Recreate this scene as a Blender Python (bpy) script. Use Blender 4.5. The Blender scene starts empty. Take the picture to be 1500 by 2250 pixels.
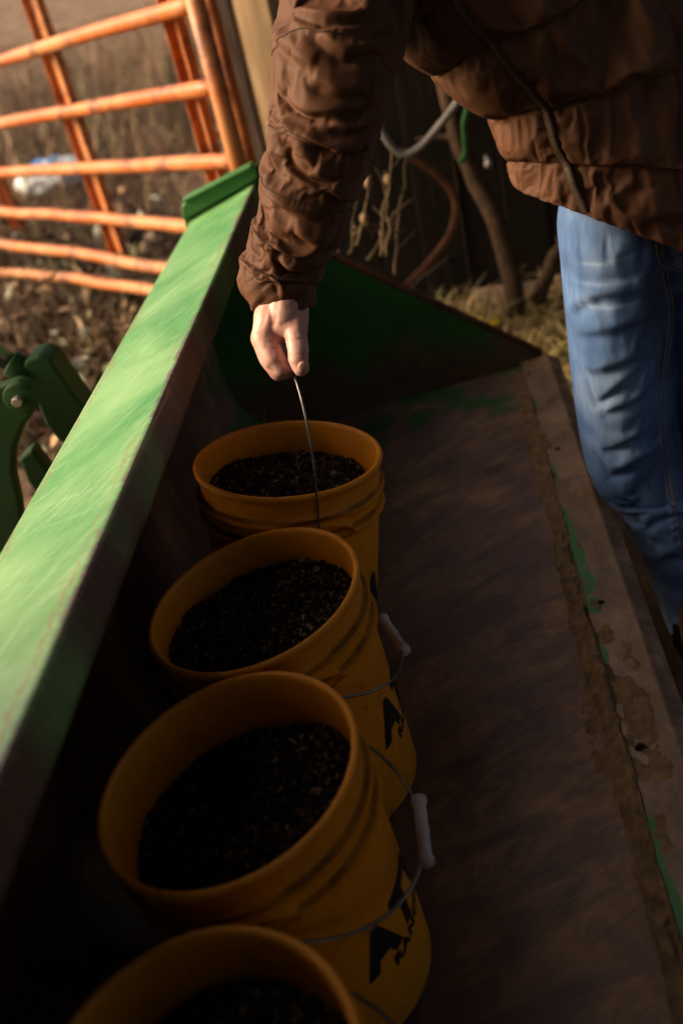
import bpy, bmesh, math, random
import numpy as np
from mathutils import Vector, Matrix
from mathutils.bvhtree import BVHTree
random.seed(7); rng = np.random.default_rng(7)
sc = bpy.context.scene
COL = sc.collection
R = math.radians

# ------------------------------------------------------------------ camera, sky, sun, exposure
CAMH = 1.35
FPX = 2084.0
def _n(v): return v / np.linalg.norm(v)
_D = _n(np.array([800., 3170., FPX]))                 # world down seen from the camera (x right, y down, z forward)
_A = np.array([100., -1395., FPX]); _A = _n(_A - _D * _A.dot(_D))   # along the loader bucket
_X = np.cross(_D, _A)
EX = np.array([_X[0], _A[0], -_D[0]]); EY = np.array([_X[1], _A[1], -_D[1]]); EZ = np.array([_X[2], _A[2], -_D[2]])
CAM = np.array([0., 0., CAMH])
cd = bpy.data.cameras.new('camera'); cam = bpy.data.objects.new('camera', cd); COL.objects.link(cam)
cam.matrix_world = Matrix(((EX[0], -EY[0], -EZ[0], CAM[0]), (EX[1], -EY[1], -EZ[1], CAM[1]), (EX[2], -EY[2], -EZ[2], CAM[2]), (0, 0, 0, 1)))
cd.sensor_fit = 'VERTICAL'; cd.sensor_height = 36; cd.lens = FPX / 2250 * 36
cd.clip_start = 0.02; cd.clip_end = 600
cd.dof.use_dof = True; cd.dof.focus_distance = 1.40; cd.dof.aperture_fstop = 2.2
sc.camera = cam

SUN_EL, SUN_DIR = 29.0, (-0.99, -0.06)               # sun stands over the side that the added roof leaves open
w = bpy.data.worlds.new('World'); sc.world = w; w.use_nodes = True
nt = w.node_tree; nt.nodes.clear()
sky = nt.nodes.new('ShaderNodeTexSky'); sky.sky_type = 'NISHITA'; sky.sun_disc = False
sky.sun_elevation = R(SUN_EL); sky.sun_rotation = math.atan2(SUN_DIR[0], SUN_DIR[1])
sky.dust_density = 6.0; sky.ozone_density = 0.2
bg = nt.nodes.new('ShaderNodeBackground'); bg.inputs[1].default_value = 0.122
wo = nt.nodes.new('ShaderNodeOutputWorld')
nt.links.new(sky.outputs[0], bg.inputs[0]); nt.links.new(bg.outputs[0], wo.inputs[0])
sl = bpy.data.lights.new('sun', 'SUN'); sun = bpy.data.objects.new('sun', sl); COL.objects.link(sun)
sl.energy = 2.0; sl.color = (1.0, 0.86, 0.70); sl.angle = R(26)
_h = math.hypot(*SUN_DIR)
sdir = Vector((SUN_DIR[0] / _h * math.cos(R(SUN_EL)), SUN_DIR[1] / _h * math.cos(R(SUN_EL)), math.sin(R(SUN_EL))))
sun.rotation_euler = sdir.to_track_quat('Z', 'Y').to_euler()
sc.view_settings.view_transform = 'Standard'; sc.view_settings.look = 'None'
sc.view_settings.gamma = 1; sc.view_settings.use_curve_mapping = False
sc.view_settings.exposure = 1.12
sc.view_settings.use_white_balance = True; sc.view_settings.white_balance_temperature = 7500; sc.view_settings.white_balance_tint = 10
sc.render.engine = 'CYCLES'
sc.cycles.use_denoising = True
sc.cycles.max_bounces = 6
sc.cycles.sample_clamp_indirect = 4

# ------------------------------------------------------------------ helpers
def at(px, py, z):
    """photo pixel and depth along the lens axis -> world point"""
    return CAM + z * (EX * (px - 750) / FPX + EY * (py - 1125) / FPX + EZ)
def at_y(px, py, Y):
    d = EX * (px - 750) / FPX + EY * (py - 1125) / FPX + EZ
    return CAM + d * (Y / d[1])
def at_z(px, py, Z):
    d = EX * (px - 750) / FPX + EY * (py - 1125) / FPX + EZ
    return CAM + d * ((Z - CAMH) / d[2])

FSL = math.tan(R(6.5))                                # the bucket is rolled back a little: its floor rises towards the cutting edge
def fz(x): return .183 + FSL * (np.maximum(np.asarray(x, float), -.47) + .33)
def at_floor(px, py, off=0.):
    d = EX * (px - 750) / FPX + EY * (py - 1125) / FPX + EZ
    return CAM + d * ((.183 + FSL * .33 + off - CAMH) / (d[2] - FSL * d[0]))
def tag(o, label=None, cat=None, group=None, kind=None):
    if label: o['label'] = label
    if cat: o['category'] = cat
    if group: o['group'] = group
    if kind: o['kind'] = kind
    return o
def thing(name, label, cat, loc=(0, 0, 0), group=None):
    o = bpy.data.objects.new(name, None); COL.objects.link(o); o.location = loc; o.empty_display_size = .1
    return tag(o, label, cat, group)
def link(name, me, mat=None, parent=None, world=True):
    o = bpy.data.objects.new(name, me); COL.objects.link(o)
    if mat is not None:
        if len(me.materials) == 0: me.materials.append(mat)
    if parent is not None:
        o.parent = parent
        if world:
            bpy.context.view_layer.update()
            o.matrix_parent_inverse = parent.matrix_world.inverted()
    return o

class MB:
    def __init__(self): self.v = []; self.f = []; self.n = 0
    def add(self, v, f):
        v = np.asarray(v, float).reshape(-1, 3)
        self.v.append(v); self.f += [tuple(i + self.n for i in q) for q in f]; self.n += len(v)
    def mesh(self, name, smooth=True):
        me = bpy.data.meshes.new(name)
        me.from_pydata(np.concatenate(self.v).tolist(), [], self.f); me.update()
        if smooth: me.polygons.foreach_set('use_smooth', [True] * len(me.polygons))
        return me
    def box(self, c, s, rot=None):
        c = np.asarray(c, float); h = np.asarray(s, float) / 2
        v = np.array([[x, y, z] for x in (-1, 1) for y in (-1, 1) for z in (-1, 1)]) * h
        if rot is not None: v = v @ np.asarray(rot).T
        self.add(v + c, [(0, 1, 3, 2), (4, 6, 7, 5), (0, 4, 5, 1), (2, 3, 7, 6), (0, 2, 6, 4), (1, 5, 7, 3)]); return self
    def tube(self, pts, rad, seg=12, cap=True):
        pts = np.asarray(pts, float); n = len(pts)
        rad = np.full(n, rad) if np.isscalar(rad) else np.asarray(rad, float)
        tg = np.gradient(pts, axis=0); tg /= np.linalg.norm(tg, axis=1)[:, None] + 1e-12
        up = np.array([0, 0, 1.]) if abs(tg[0][2]) < .9 else np.array([1., 0, 0])
        a = _n(np.cross(tg[0], up)); V = []
        th = np.arange(seg) / seg * 2 * math.pi
        for i in range(n):
            a = _n(a - tg[i] * a.dot(tg[i])); b = np.cross(tg[i], a)
            V.append(pts[i] + rad[i] * (np.cos(th)[:, None] * a + np.sin(th)[:, None] * b))
        V = np.concatenate(V)
        F = [(i * seg + j, i * seg + (j + 1) % seg, (i + 1) * seg + (j + 1) % seg, (i + 1) * seg + j) for i in range(n - 1) for j in range(seg)]
        if cap: F += [tuple(range(seg))[::-1], tuple((n - 1) * seg + j for j in range(seg))]
        self.add(V, F); return self
    def capsule(self, a, b, ra, rb, seg=16):
        a = np.asarray(a, float); b = np.asarray(b, float); d = b - a; L = np.linalg.norm(d)
        d = d / L if L > 1e-6 else np.array([0, 0, 1.])
        if L <= 1e-6: L = 1e-4
        pts = []; rr = []
        for k in range(6):
            t = math.pi / 2 * (1 - k / 6); pts.append(a - d * ra * math.sin(t)); rr.append(max(ra * math.cos(t), 1e-4))
        pts.append(a); rr.append(ra); pts.append(a + d * L); rr.append(rb)
        for k in range(1, 7):
            t = math.pi / 2 * k / 6; pts.append(a + d * (L + rb * math.sin(t))); rr.append(max(rb * math.cos(t), 1e-4))
        return self.tube(pts, rr, seg)
    def chain(self, P, rad, seg=40):
        for i in range(len(P) - 1): self.capsule(P[i], P[i + 1], rad[i], rad[i + 1], seg)
        return self
    def ellipsoid(self, c, s, rot=None, nu=20, nv=12):
        V = []
        for i in range(nv + 1):
            t = math.pi * i / nv
            for j in range(nu):
                p = 2 * math.pi * j / nu
                V.append([max(math.sin(t), 1e-3) * math.cos(p), max(math.sin(t), 1e-3) * math.sin(p), math.cos(t)])
        V = np.array(V) * np.asarray(s)
        if rot is not None: V = V @ np.asarray(rot).T
        F = [(i * nu + j, (i + 1) * nu + j, (i + 1) * nu + (j + 1) % nu, i * nu + (j + 1) % nu) for i in range(nv) for j in range(nu)]
        F += [tuple(range(nu))[::-1] if False else tuple(range(nu)), tuple(nv * nu + j for j in range(nu))[::-1]]
        self.add(V + np.asarray(c), F); return self
    def prism(self, poly, ext):
        """closed outline (3-D points, planar) pushed along ext"""
        p = np.asarray(poly, float); n = len(p)
        self.add(np.concatenate([p, p + np.asarray(ext)]), [tuple(range(n)), tuple(range(2 * n - 1, n - 1, -1))] + [(i, n + i, n + (i + 1) % n, (i + 1) % n) for i in range(n)])
        return self
    def grid(self, P, wrap_u=False):
        P = np.asarray(P); a, b = P.shape[:2]
        F = [(i * b + j, i * b + (j + 1) % b, (i + 1) * b + (j + 1) % b, (i + 1) * b + j) for i in range(a - 1) for j in range(b if wrap_u else b - 1)]
        self.add(P.reshape(-1, 3), F); return self

def catmull(P, t):
    """P (n,...) keyed at 0..n-1, t array"""
    P = np.asarray(P, float); n = len(P); t = np.clip(np.asarray(t, float), 0, n - 1 - 1e-9)
    i = t.astype(int); u = (t - i)
    sh = (len(t),) + (1,) * (P.ndim - 1); u = u.reshape(sh)
    p0 = P[np.clip(i - 1, 0, n - 1)]; p1 = P[i]; p2 = P[np.clip(i + 1, 0, n - 1)]; p3 = P[np.clip(i + 2, 0, n - 1)]
    return .5 * (2 * p1 + (p2 - p0) * u + (2 * p0 - 5 * p1 + 4 * p2 - p3) * u ** 2 + (3 * p1 - p0 - 3 * p2 + p3) * u ** 3)

def _hash(i, j, k):
    n = (i.astype(np.int64) * 73856093) ^ (j.astype(np.int64) * 19349663) ^ (k.astype(np.int64) * 83492791)
    n = (n ^ (n >> 13)) * 1274126177 & 0x7fffffff
    n = (n ^ (n >> 15)) * 668265263 & 0x7fffffff
    return (n & 0xffffff) / float(0xffffff) * 2 - 1
def vnoise(x, y, z=0.0):
    x, y, z = np.broadcast_arrays(np.asarray(x, float), np.asarray(y, float), np.asarray(z, float))
    xi, yi, zi = np.floor(x), np.floor(y), np.floor(z)
    fx, fy, fz = x - xi, y - yi, z - zi
    s = lambda t: t * t * t * (t * (t * 6 - 15) + 10)
    fx, fy, fz = s(fx), s(fy), s(fz); out = 0
    for a in (0, 1):
        for b in (0, 1):
            for c in (0, 1):
                out = out + _hash(xi + a, yi + b, zi + c) * (fx if a else 1 - fx) * (fy if b else 1 - fy) * (fz if c else 1 - fz)
    return out
def fbm(x, y, z=0.0, o=4, g=.5):
    s = 0; a = 1; t = 0
    for k in range(o):
        s = s + a * vnoise(np.asarray(x) * 2 ** k + 17 * k, np.asarray(y) * 2 ** k + 5 * k, np.asarray(z) * 2 ** k); t += a; a *= g
    return s / t
def ridge(x, y, z=0.0): return 1 - np.abs(vnoise(x, y, z)) * 2.0
def sstep(a, b, x): t = np.clip((x - a) / (b - a), 0, 1); return t * t * (3 - 2 * t)

def remesh(mb, voxel, smooth=3):
    me = mb.mesh('tmp'); o = bpy.data.objects.new('tmp', me); COL.objects.link(o)
    m = o.modifiers.new('r', 'REMESH'); m.mode = 'VOXEL'; m.voxel_size = voxel
    if smooth:
        s = o.modifiers.new('s', 'SMOOTH'); s.factor = .5; s.iterations = smooth
    dg = bpy.context.evaluated_depsgraph_get(); dg.update()
    out = bpy.data.meshes.new_from_object(o.evaluated_get(dg))
    bpy.data.objects.remove(o); bpy.data.meshes.remove(me)
    out.polygons.foreach_set('use_smooth', [True] * len(out.polygons))
    return out
def get_co(me):
    c = np.empty(len(me.vertices) * 3); me.vertices.foreach_get('co', c); return c.reshape(-1, 3)
def get_no(me):
    c = np.empty(len(me.vertices) * 3, dtype=np.float32); me.vertices.foreach_get('normal', c); return c.reshape(-1, 3).astype(float)
def set_co(me, c): me.vertices.foreach_set('co', c.ravel()); me.update()
def bool_cut(me, cutters):
    o = bpy.data.objects.new('tmp', me); COL.objects.link(o); tmp = []
    for c in cutters:
        k = bpy.data.objects.new('tmpc', c); COL.objects.link(k); tmp.append(k)
        m = o.modifiers.new('b', 'BOOLEAN'); m.operation = 'DIFFERENCE'; m.object = k; m.solver = 'EXACT'
    dg = bpy.context.evaluated_depsgraph_get(); dg.update()
    out = bpy.data.meshes.new_from_object(o.evaluated_get(dg))
    for k in tmp: bpy.data.objects.remove(k)
    bpy.data.objects.remove(o); return out
def bevel_mesh(me, w, seg=2, angle=35):
    bm = bmesh.new(); bm.from_mesh(me)
    bmesh.ops.recalc_face_normals(bm, faces=bm.faces)
    ed = [e for e in bm.edges if len(e.link_faces) == 2 and e.calc_face_angle(0) > R(angle)]
    bmesh.ops.bevel(bm, geom=ed, offset=w, segments=seg, affect='EDGES', profile=.5, clamp_overlap=True)
    bm.to_mesh(me); bm.free(); me.update(); return me

# ------------------------------------------------------------------ materials
class NB:
    """small node builder"""
    def __init__(s, name, rough=.6, spec=.5):
        s.m = bpy.data.materials.new(name); s.m.use_nodes = True; s.t = s.m.node_tree
        s.b = s.t.nodes['Principled BSDF']; s.b.inputs['Roughness'].default_value = rough; s.b.inputs['Specular IOR Level'].default_value = spec
        s.tc = s.t.nodes.new('ShaderNodeTexCoord')
    def n(s, t, **kw):
        x = s.t.nodes.new(t)
        for k, v in kw.items(): setattr(x, k, v)
        return x
    def l(s, a, b): s.t.links.new(a, b)
    def put(s, sock, v):
        if hasattr(v, 'is_linked') or isinstance(v, bpy.types.NodeSocket): s.l(v, sock)
        else: sock.default_value = v
    def coord(s, scale=(1, 1, 1), rot=(0, 0, 0), loc=(0, 0, 0), src='Object'):
        m = s.n('ShaderNodeMapping'); s.l(s.tc.outputs[src], m.inputs[0])
        m.inputs['Scale'].default_value = scale; m.inputs['Rotation'].default_value = rot; m.inputs['Location'].default_value = loc
        return m.outputs[0]
    def noise(s, vec, scale=5, detail=6, rough=.6, dist=0):
        x = s.n('ShaderNodeTexNoise'); s.l(vec, x.inputs['Vector']); x.inputs['Scale'].default_value = scale
        x.inputs['Detail'].default_value = detail; x.inputs['Roughness'].default_value = rough; x.inputs['Distortion'].default_value = dist
        return x.outputs['Fac']
    def ramp(s, fac, stops):
        x = s.n('ShaderNodeValToRGB'); s.l(fac, x.inputs[0]); e = x.color_ramp.elements
        while len(e) < len(stops): e.new(.5)
        for k, (p, c) in enumerate(stops):
            e[k].position = p; c = (c, c, c) if not hasattr(c, '__len__') else c; e[k].color = (*c, 1)
        return x.outputs[0]
    def mix(s, fac, a, b, mode='MIX'):
        x = s.n('ShaderNodeMix', data_type='RGBA', blend_type=mode)
        s.put(x.inputs[0], fac)
        for k, v in ((6, a), (7, b)):
            if isinstance(v, bpy.types.NodeSocket): s.l(v, x.inputs[k])
            else: x.inputs[k].default_value = (*v, 1)
        return x.outputs[2]
    def math(s, op, a, b=0.0):
        x = s.n('ShaderNodeMath', operation=op); s.put(x.inputs[0], a); s.put(x.inputs[1], b); return x.outputs[0]
    def sep(s, vec):
        x = s.n('ShaderNodeSeparateXYZ'); s.l(vec, x.inputs[0]); return x.outputs
    def bump(s, h, strength=.3, dist=.01, prev=None):
        x = s.n('ShaderNodeBump'); s.l(h, x.inputs['Height']); x.inputs['Strength'].default_value = strength; x.inputs['Distance'].default_value = dist
        if prev is not None: s.l(prev, x.inputs['Normal'])
        s.l(x.outputs[0], s.b.inputs['Normal']); return x.outputs[0]
    def color(s, v): s.put(s.b.inputs['Base Color'], v if isinstance(v, bpy.types.NodeSocket) else (*v, 1)); return s
    def rough(s, v): s.put(s.b.inputs['Roughness'], v); return s

M = {}
def simple(name, c1, c2, scale=8, rough=.6, spec=.4, stretch=(1, 1, 1), bump=.2, bd=.004, detail=6):
    b = NB(name, rough, spec); v = b.coord(stretch); f = b.noise(v, scale, detail)
    b.color(b.ramp(f, [(.3, c1), (.7, c2)]))
    if bump: b.bump(f, bump, bd)
    M[name] = b.m; return b

def paint(name, base, pale, dark, worn=None, rough=(.3, .55), scratch=True, inner=None):
    b = NB(name, .4, .5)
    v = b.coord(); cl = b.noise(v, 3.2, 4, .55, .4); fine = b.noise(v, 38, 5)
    col = b.mix(b.ramp(cl, [(.38, 0.), (.66, 1.)]), base, pale)
    if scratch:
        def strk(scale, ang):
            m_ = b.n('ShaderNodeMapping', vector_type='TEXTURE'); b.l(b.tc.outputs['Object'], m_.inputs[0]); m_.inputs['Rotation'].default_value = (0, 0, ang); m_.inputs['Scale'].default_value = tuple(1 / q for q in scale); return m_.outputs[0]
        for ang, scl, th, cc, amt in ((.95, (5, 260, 5), .655, (.55, .60, .45), .7), (.55, (4, 210, 4), .665, (.50, .58, .42), .65), (1.35, (3, 300, 3), .66, (.45, .55, .38), .6), (.75, (6, 330, 6), .68, (.10, .07, .05), .75), (-.2, (4, 260, 4), .675, (.45, .52, .36), .55)):
            q_ = b.noise(strk(scl, ang), 1.6, 3, .55, .25); mk = b.ramp(q_, [(th - .012, 0.), (th + .012, amt)])
            col = b.mix(b.math('MULTIPLY', mk, b.ramp(b.noise(b.coord((1, 1, 1), loc=(ang * 9, 0, 0)), 4.5, 3), [(.38, .1), (.55, 1.)])), col, cc)
        hz_ = b.noise(strk((6, 26, 6), .85), 2.0, 6, .65, .5); col = b.mix(b.math('MULTIPLY', b.ramp(hz_, [(.50, 0.), (.70, 1.)]), .18), col, (.38, .52, .30))
        for rot, sc_, th in (((0, 0, .5), (3, 90, 3), .64), ((0, 0, -.35), (4, 130, 4), .66), ((0, 0, 1.2), (110, 5, 5), .67)):
            s_ = b.noise(b.coord(sc_, rot), 2.2, 3, .55)
            col = b.mix(b.math('MULTIPLY', b.ramp(s_, [(th - .03, 0.), (th + .02, 1.)]), .45), col, pale)
        s_ = b.noise(b.coord((7, 150, 5), (0, 0, .25)), 1.3, 2, .5)
        col = b.mix(b.math('MULTIPLY', b.ramp(s_, [(.69, 0.), (.71, 1.)]), .6), col, (.09, .05, .04))
    dirt = b.noise(v, 9, 8, .7)
    col = b.mix(b.math('MULTIPLY', b.ramp(dirt, [(.56, 0.), (.75, 1.)]), .35), col, dark)
    if worn is not None: col = worn(b, col, v)
    b.color(col)
    b.rough(b.ramp(b.noise(v, 6, 6, .65), [(.3, rough[0]), (.7, rough[1])]))
    b.bump(fine, .06, .003)
    M[name] = b.m; return b

def beam_worn(b, col, v):
    # bare steel where loads have rubbed the inner top edge (x near -0.41) and a thin line along the outer one
    x = b.sep(v); n1 = b.noise(b.coord((1, 3.5, 1)), 7, 8, .7); n2 = b.noise(b.coord((1, 9, 1)), 16, 6, .7)
    d = b.math('ADD', x[0], b.math('MULTIPLY', b.math('SUBTRACT', n1, .5), .05))
    d = b.math('ADD', d, b.math('MULTIPLY', b.math('SUBTRACT', n2, .5), .02))
    m = b.ramp(b.math('ADD', d, 1.0), [(.578, 0.), (.585, 1.)])
    m = b.math('MULTIPLY', m, b.ramp(b.noise(b.coord((1, 1.1, 1)), 2.5, 2), [(.40, 0.15), (.52, 1.)]))
    steel = b.ramp(n2, [(.35, (.05, .035, .03)), (.7, (.17, .11, .08))])
    col = b.mix(m, col, steel)
    for x0 in (.5695, .419):
        q = b.math('ABSOLUTE', b.math('SUBTRACT', b.math('ADD', d, 1.0), x0))
        ln = b.math('MULTIPLY', b.ramp(q, [(0.001, 1.), (.0022, 0.)]), b.ramp(b.noise(b.coord((1, 1, 1)), 3.1, 2), [(.45, 0.), (.55, .8)]))
        col = b.mix(ln, col, (.22, .08, .05))
    return col
paint('beam_green', (.022, .19, .035), (.15, .33, .12), (.04, .11, .035), beam_worn, (.34, .56))
M['beam_green'].node_tree.nodes['Principled BSDF'].inputs['Coat Weight'].default_value = .0; M['beam_green'].node_tree.nodes['Principled BSDF'].inputs['Coat Roughness'].default_value = .22
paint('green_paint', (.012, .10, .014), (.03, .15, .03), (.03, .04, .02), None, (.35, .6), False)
paint('loader_green_shaded', (.0025, .022, .0025), (.005, .034, .004), (.02, .03, .015), None, (.6, .8), False)  # loader paint darkened to carry the shade the arm stands in
M['loader_green_shaded'].node_tree.nodes['Principled BSDF'].inputs['Specular IOR Level'].default_value = .2
def orange_worn(b, col, v):
    m = b.ramp(b.noise(v, 7, 8, .75), [(.50, 0.), (.61, .9)])
    col = b.mix(b.math('MULTIPLY', b.ramp(b.noise(v, 3.0, 4), [(.45, 0.), (.6, 1.)]), .5), col, (.50, .24, .10))
    return b.mix(m, col, (.15, .045, .02))
paint('gate_orange', (.44, .095, .014), (.52, .18, .055), (.22, .09, .04), orange_worn, (.4, .65), False)

# worn floor steel
b = NB('floor_steel', .55, .4); v = b.coord()
def streak(scale, ang, src='Object'):
    m_ = b.n('ShaderNodeMapping', vector_type='TEXTURE'); b.l(b.tc.outputs[src], m_.inputs[0]); m_.inputs['Rotation'].default_value = (0, 0, ang); m_.inputs['Scale'].default_value = tuple(1 / q for q in scale); return m_.outputs[0]
a0 = b.noise(streak((2.6, 8, 2), R(24)), 2.6, 10, .74, .9); a1 = b.noise(v, 5.5, 9, .72, .6); a = b.math('ADD', b.math('MULTIPLY', a0, .5), b.math('MULTIPLY', a1, .5)); c = b.noise(streak((4, 40, 3), R(20)), 2.2, 7, .72, .6); e_ = b.noise(v, 3.0, 5, .6)
col = b.ramp(a, [(.36, (.070, .041, .037)), (.47, (.155, .088, .066)), (.55, (.26, .14, .080)), (.63, (.46, .235, .095))])
col = b.mix(b.ramp(e_, [(.40, 0.), (.66, .55)]), col, (.10, .066, .064))
col = b.mix(b.math('MULTIPLY', b.ramp(c, [(.56, 0.), (.68, 1.)]), .35), col, (.30, .20, .15))
col = b.mix(b.math('MULTIPLY', b.ramp(b.noise(streak((2, 70, 2), R(33)), 1.7, 4, .6), [(.63, 0.), (.68, 1.)]), .4), col, (.035, .022, .02))
y_ = b.sep(v); gp = b.math('MULTIPLY', b.ramp(b.math('ADD', b.math('MULTIPLY', y_[1], .4), b.math('MULTIPLY', b.noise(v, 7, 6, .65), .35)), [(.98, 0.), (1.03, .85)]), b.ramp(b.noise(v, 9, 5, .6), [(.45, 0.), (.55, 1.)]))
col = b.mix(gp, col, (.02, .10, .022))
b.color(col); b.rough(b.ramp(a, [(.3, .42), (.7, .78)])); bb = b.bump(a, .45, .006); b.bump(c, .25, .002, bb); M['floor_steel'] = b.m
# cutting edge: same steel with green paint left beside the seam
b = NB('edge_steel', .55, .45); v = b.coord(); x = b.sep(v)
a = b.noise(b.coord((2, 1, 1)), 9, 9, .7, .3); fine = b.noise(v, 60, 5, .7)
col = b.ramp(a, [(.34, (.10, .064, .048)), (.5, (.22, .14, .10)), (.66, (.33, .20, .115))])
wob_ = b.math('MULTIPLY', b.math('SUBTRACT', b.noise(b.coord((2.2, 1.6, 1)), 11, 6, .65), .5), 2.6)
g = None
for px_, py_, sx_, sy_ in ((1166, 885, .010, .05), (1213, 1040, .008, .05), (1238, 1140, .010, .06), (1258, 1215, .017, .075), (1280, 1270, .014, .05), (1300, 1330, .012, .025), (1322, 1440, .006, .03), (1398, 1690, .008, .022), (1420, 1830, .015, .035), (1436, 1900, .012, .03), (1470, 1990, .011, .06), (1488, 2110, .014, .05)):
    q_ = at_floor(px_, py_, .014)
    u_ = b.math('DIVIDE', b.math('SUBTRACT', x[0], float(q_[0]) + .002), sx_ * 1.25); v_ = b.math('DIVIDE', b.math('SUBTRACT', x[1], float(q_[1])), sy_)
    d_ = b.math('ADD', b.math('ADD', b.math('MULTIPLY', u_, u_), b.math('MULTIPLY', v_, v_)), wob_)
    g = d_ if g is None else b.math('MINIMUM', g, d_)
g = b.ramp(g, [(.55, 1.), (1.05, 0.)])
g = b.math('MULTIPLY', g, b.ramp(b.noise(v, 70, 4, .7), [(.30, .25), (.45, 1.)]))
dust = b.math('MULTIPLY', b.ramp(b.noise(b.coord((1.6, 1, 1)), 8, 8, .7, .4), [(.44, 0.), (.62, .85)]), 1.0)
col = b.mix(dust, col, (.15, .088, .046))
edge_dark = b.math('MULTIPLY', b.ramp(x[0], [(.216, 0.), (.221, 1.)]), b.ramp(b.noise(v, 22, 6, .7), [(.40, .95), (.62, .25)]))  # bevel turned from the light painted darker, along with its dark patches
col = b.mix(edge_dark, col, (.06, .038, .03))
col = b.mix(g, col, (.04, .155, .045))
b.color(col); bb = b.bump(a, .4, .006); b.bump(fine, .3, .002, bb); M['edge_steel'] = b.m

b = simple('mud', (.085, .050, .026), (.24, .145, .075), 45, .95, .15, (1, 1, 1), .8, .006, 9)
b = simple('side_green', (.012, .09, .014), (.02, .12, .02), 6, .5, .4)
v = b.coord(); z = b.sep(v)[2]
m = b.math('ADD', z, b.math('MULTIPLY', b.math('SUBTRACT', b.noise(b.coord((2, 1, 1)), 6, 7, .65), .5), .25))
b.color(b.mix(b.ramp(m, [(.27, 1.), (.38, 0.)]), b.ramp(b.noise(v, 9, 5), [(.3, (.010, .085, .012)), (.7, (.022, .13, .022))]), b.ramp(b.noise(v, 25, 7), [(.3, (.05, .03, .02)), (.7, (.14, .075, .035))])))

b = NB('pail_yellow', .5, .3); v = b.coord()
dn = b.noise(b.coord((1, 1, 1)), 7, 8, .68); z = b.sep(v)[2]
col = b.mix(b.math('MULTIPLY', b.ramp(dn, [(.5, 0.), (.78, 1.)]), .55), (.61, .205, .007), (.30, .095, .006))
sp = b.noise(v, 45, 5, .7); col = b.mix(b.math('MULTIPLY', b.ramp(sp, [(.58, 0.), (.70, 1.)]), .55), col, (.13, .060, .022))
scf = b.noise(b.coord((14, 14, 2.5)), 6, 6, .7); col = b.mix(b.math('MULTIPLY', b.ramp(scf, [(.60, 0.), (.68, 1.)]), .35), col, (.55, .30, .09))
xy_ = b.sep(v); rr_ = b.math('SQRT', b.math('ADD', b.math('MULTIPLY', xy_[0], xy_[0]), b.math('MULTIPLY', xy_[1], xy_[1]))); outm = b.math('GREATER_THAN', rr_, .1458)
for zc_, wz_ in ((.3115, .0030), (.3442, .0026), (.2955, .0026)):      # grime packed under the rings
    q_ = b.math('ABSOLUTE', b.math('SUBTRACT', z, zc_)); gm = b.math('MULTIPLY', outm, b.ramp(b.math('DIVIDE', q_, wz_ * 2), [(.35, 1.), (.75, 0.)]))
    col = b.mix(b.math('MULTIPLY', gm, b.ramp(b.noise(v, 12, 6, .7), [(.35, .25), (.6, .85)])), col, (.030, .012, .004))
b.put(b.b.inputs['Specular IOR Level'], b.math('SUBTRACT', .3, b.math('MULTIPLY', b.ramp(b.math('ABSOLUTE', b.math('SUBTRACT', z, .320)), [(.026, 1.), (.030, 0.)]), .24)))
b.color(col); b.rough(b.ramp(dn, [(.3, .42), (.75, .68)])); b.bump(b.noise(v, 90, 4), .05, .001)
b.b.inputs['Subsurface Weight'].default_value = .08; b.b.inputs['Subsurface Radius'].default_value = (.01, .005, .001)
M['pail_yellow'] = b.m
b = NB('feed', .9, .06); at_ = b.n('ShaderNodeAttribute', attribute_name='tint')
b.color(at_.outputs['Color']); M['feed'] = b.m
simple('wire', (.10, .09, .085), (.22, .20, .18), 40, .38, .6, bump=.05); M['wire'].node_tree.nodes['Principled BSDF'].inputs['Metallic'].default_value = .85
simple('grip_white', (.38, .32, .29), (.54, .48, .44), 30, .55, .4)
simple('black_print', (.006, .006, .006), (.014, .013, .012), 30, .5, .3, bump=0)

b = NB('jacket', .5, .13); v = b.coord()
n1 = b.noise(b.coord((1, 1, 1)), 70, 5, .65); n2 = b.noise(v, 9, 4)
b.color(b.ramp(n2, [(.3, (.080, .034, .018)), (.7, (.108, .047, .026))])); b.rough(.62)
b.b.inputs['Sheen Weight'].default_value = .0; b.b.inputs['Sheen Roughness'].default_value = .4; b.b.inputs['Sheen Tint'].default_value = (.75, .5, .38, 1)
bb = b.bump(n1, .06, .003); b.bump(b.noise(b.coord((1, 1, 1)), 900, 2), .08, .0004, bb); M['jacket'] = b.m
simple('zip_tape', (.03, .017, .011), (.05, .03, .02), 60, .7, .3)
simple('zip_teeth', (.10, .06, .04), (.16, .10, .065), 60, .4, .6)

b = NB('denim', .8, .2); v = b.coord()
tw = b.n('ShaderNodeTexWave', wave_type='BANDS', bands_direction='DIAGONAL'); b.l(v, tw.inputs[0]); tw.inputs['Scale'].default_value = 420; tw.inputs['Distortion'].default_value = 2
fade = b.n('ShaderNodeAttribute', attribute_name='fade').outputs['Fac']
f2 = b.math('ADD', fade, b.math('MULTIPLY', b.math('SUBTRACT', b.noise(b.coord((6, 6, .9)), 14, 7, .7), .5), .50))
col = b.ramp(f2, [(.15, (.022, .055, .16)), (.5, (.062, .145, .34)), (.95, (.27, .40, .60))])
col = b.mix(.12, col, b.ramp(tw.outputs[0], [(.3, (.03, .06, .14)), (.7, (.42, .50, .60))]))
b.color(col); bb = b.bump(tw.outputs[0], .12, .0008); b.bump(b.noise(b.coord((2, 2, 1)), 60, 5, .7), .3, .003, bb); M['denim'] = b.m
simple('thread', (.30, .20, .11), (.42, .30, .18), 50, .8, .2, bump=0)
b = NB('skin', .46, .4); v = b.coord(); f = b.noise(v, 26, 6, .65)
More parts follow.
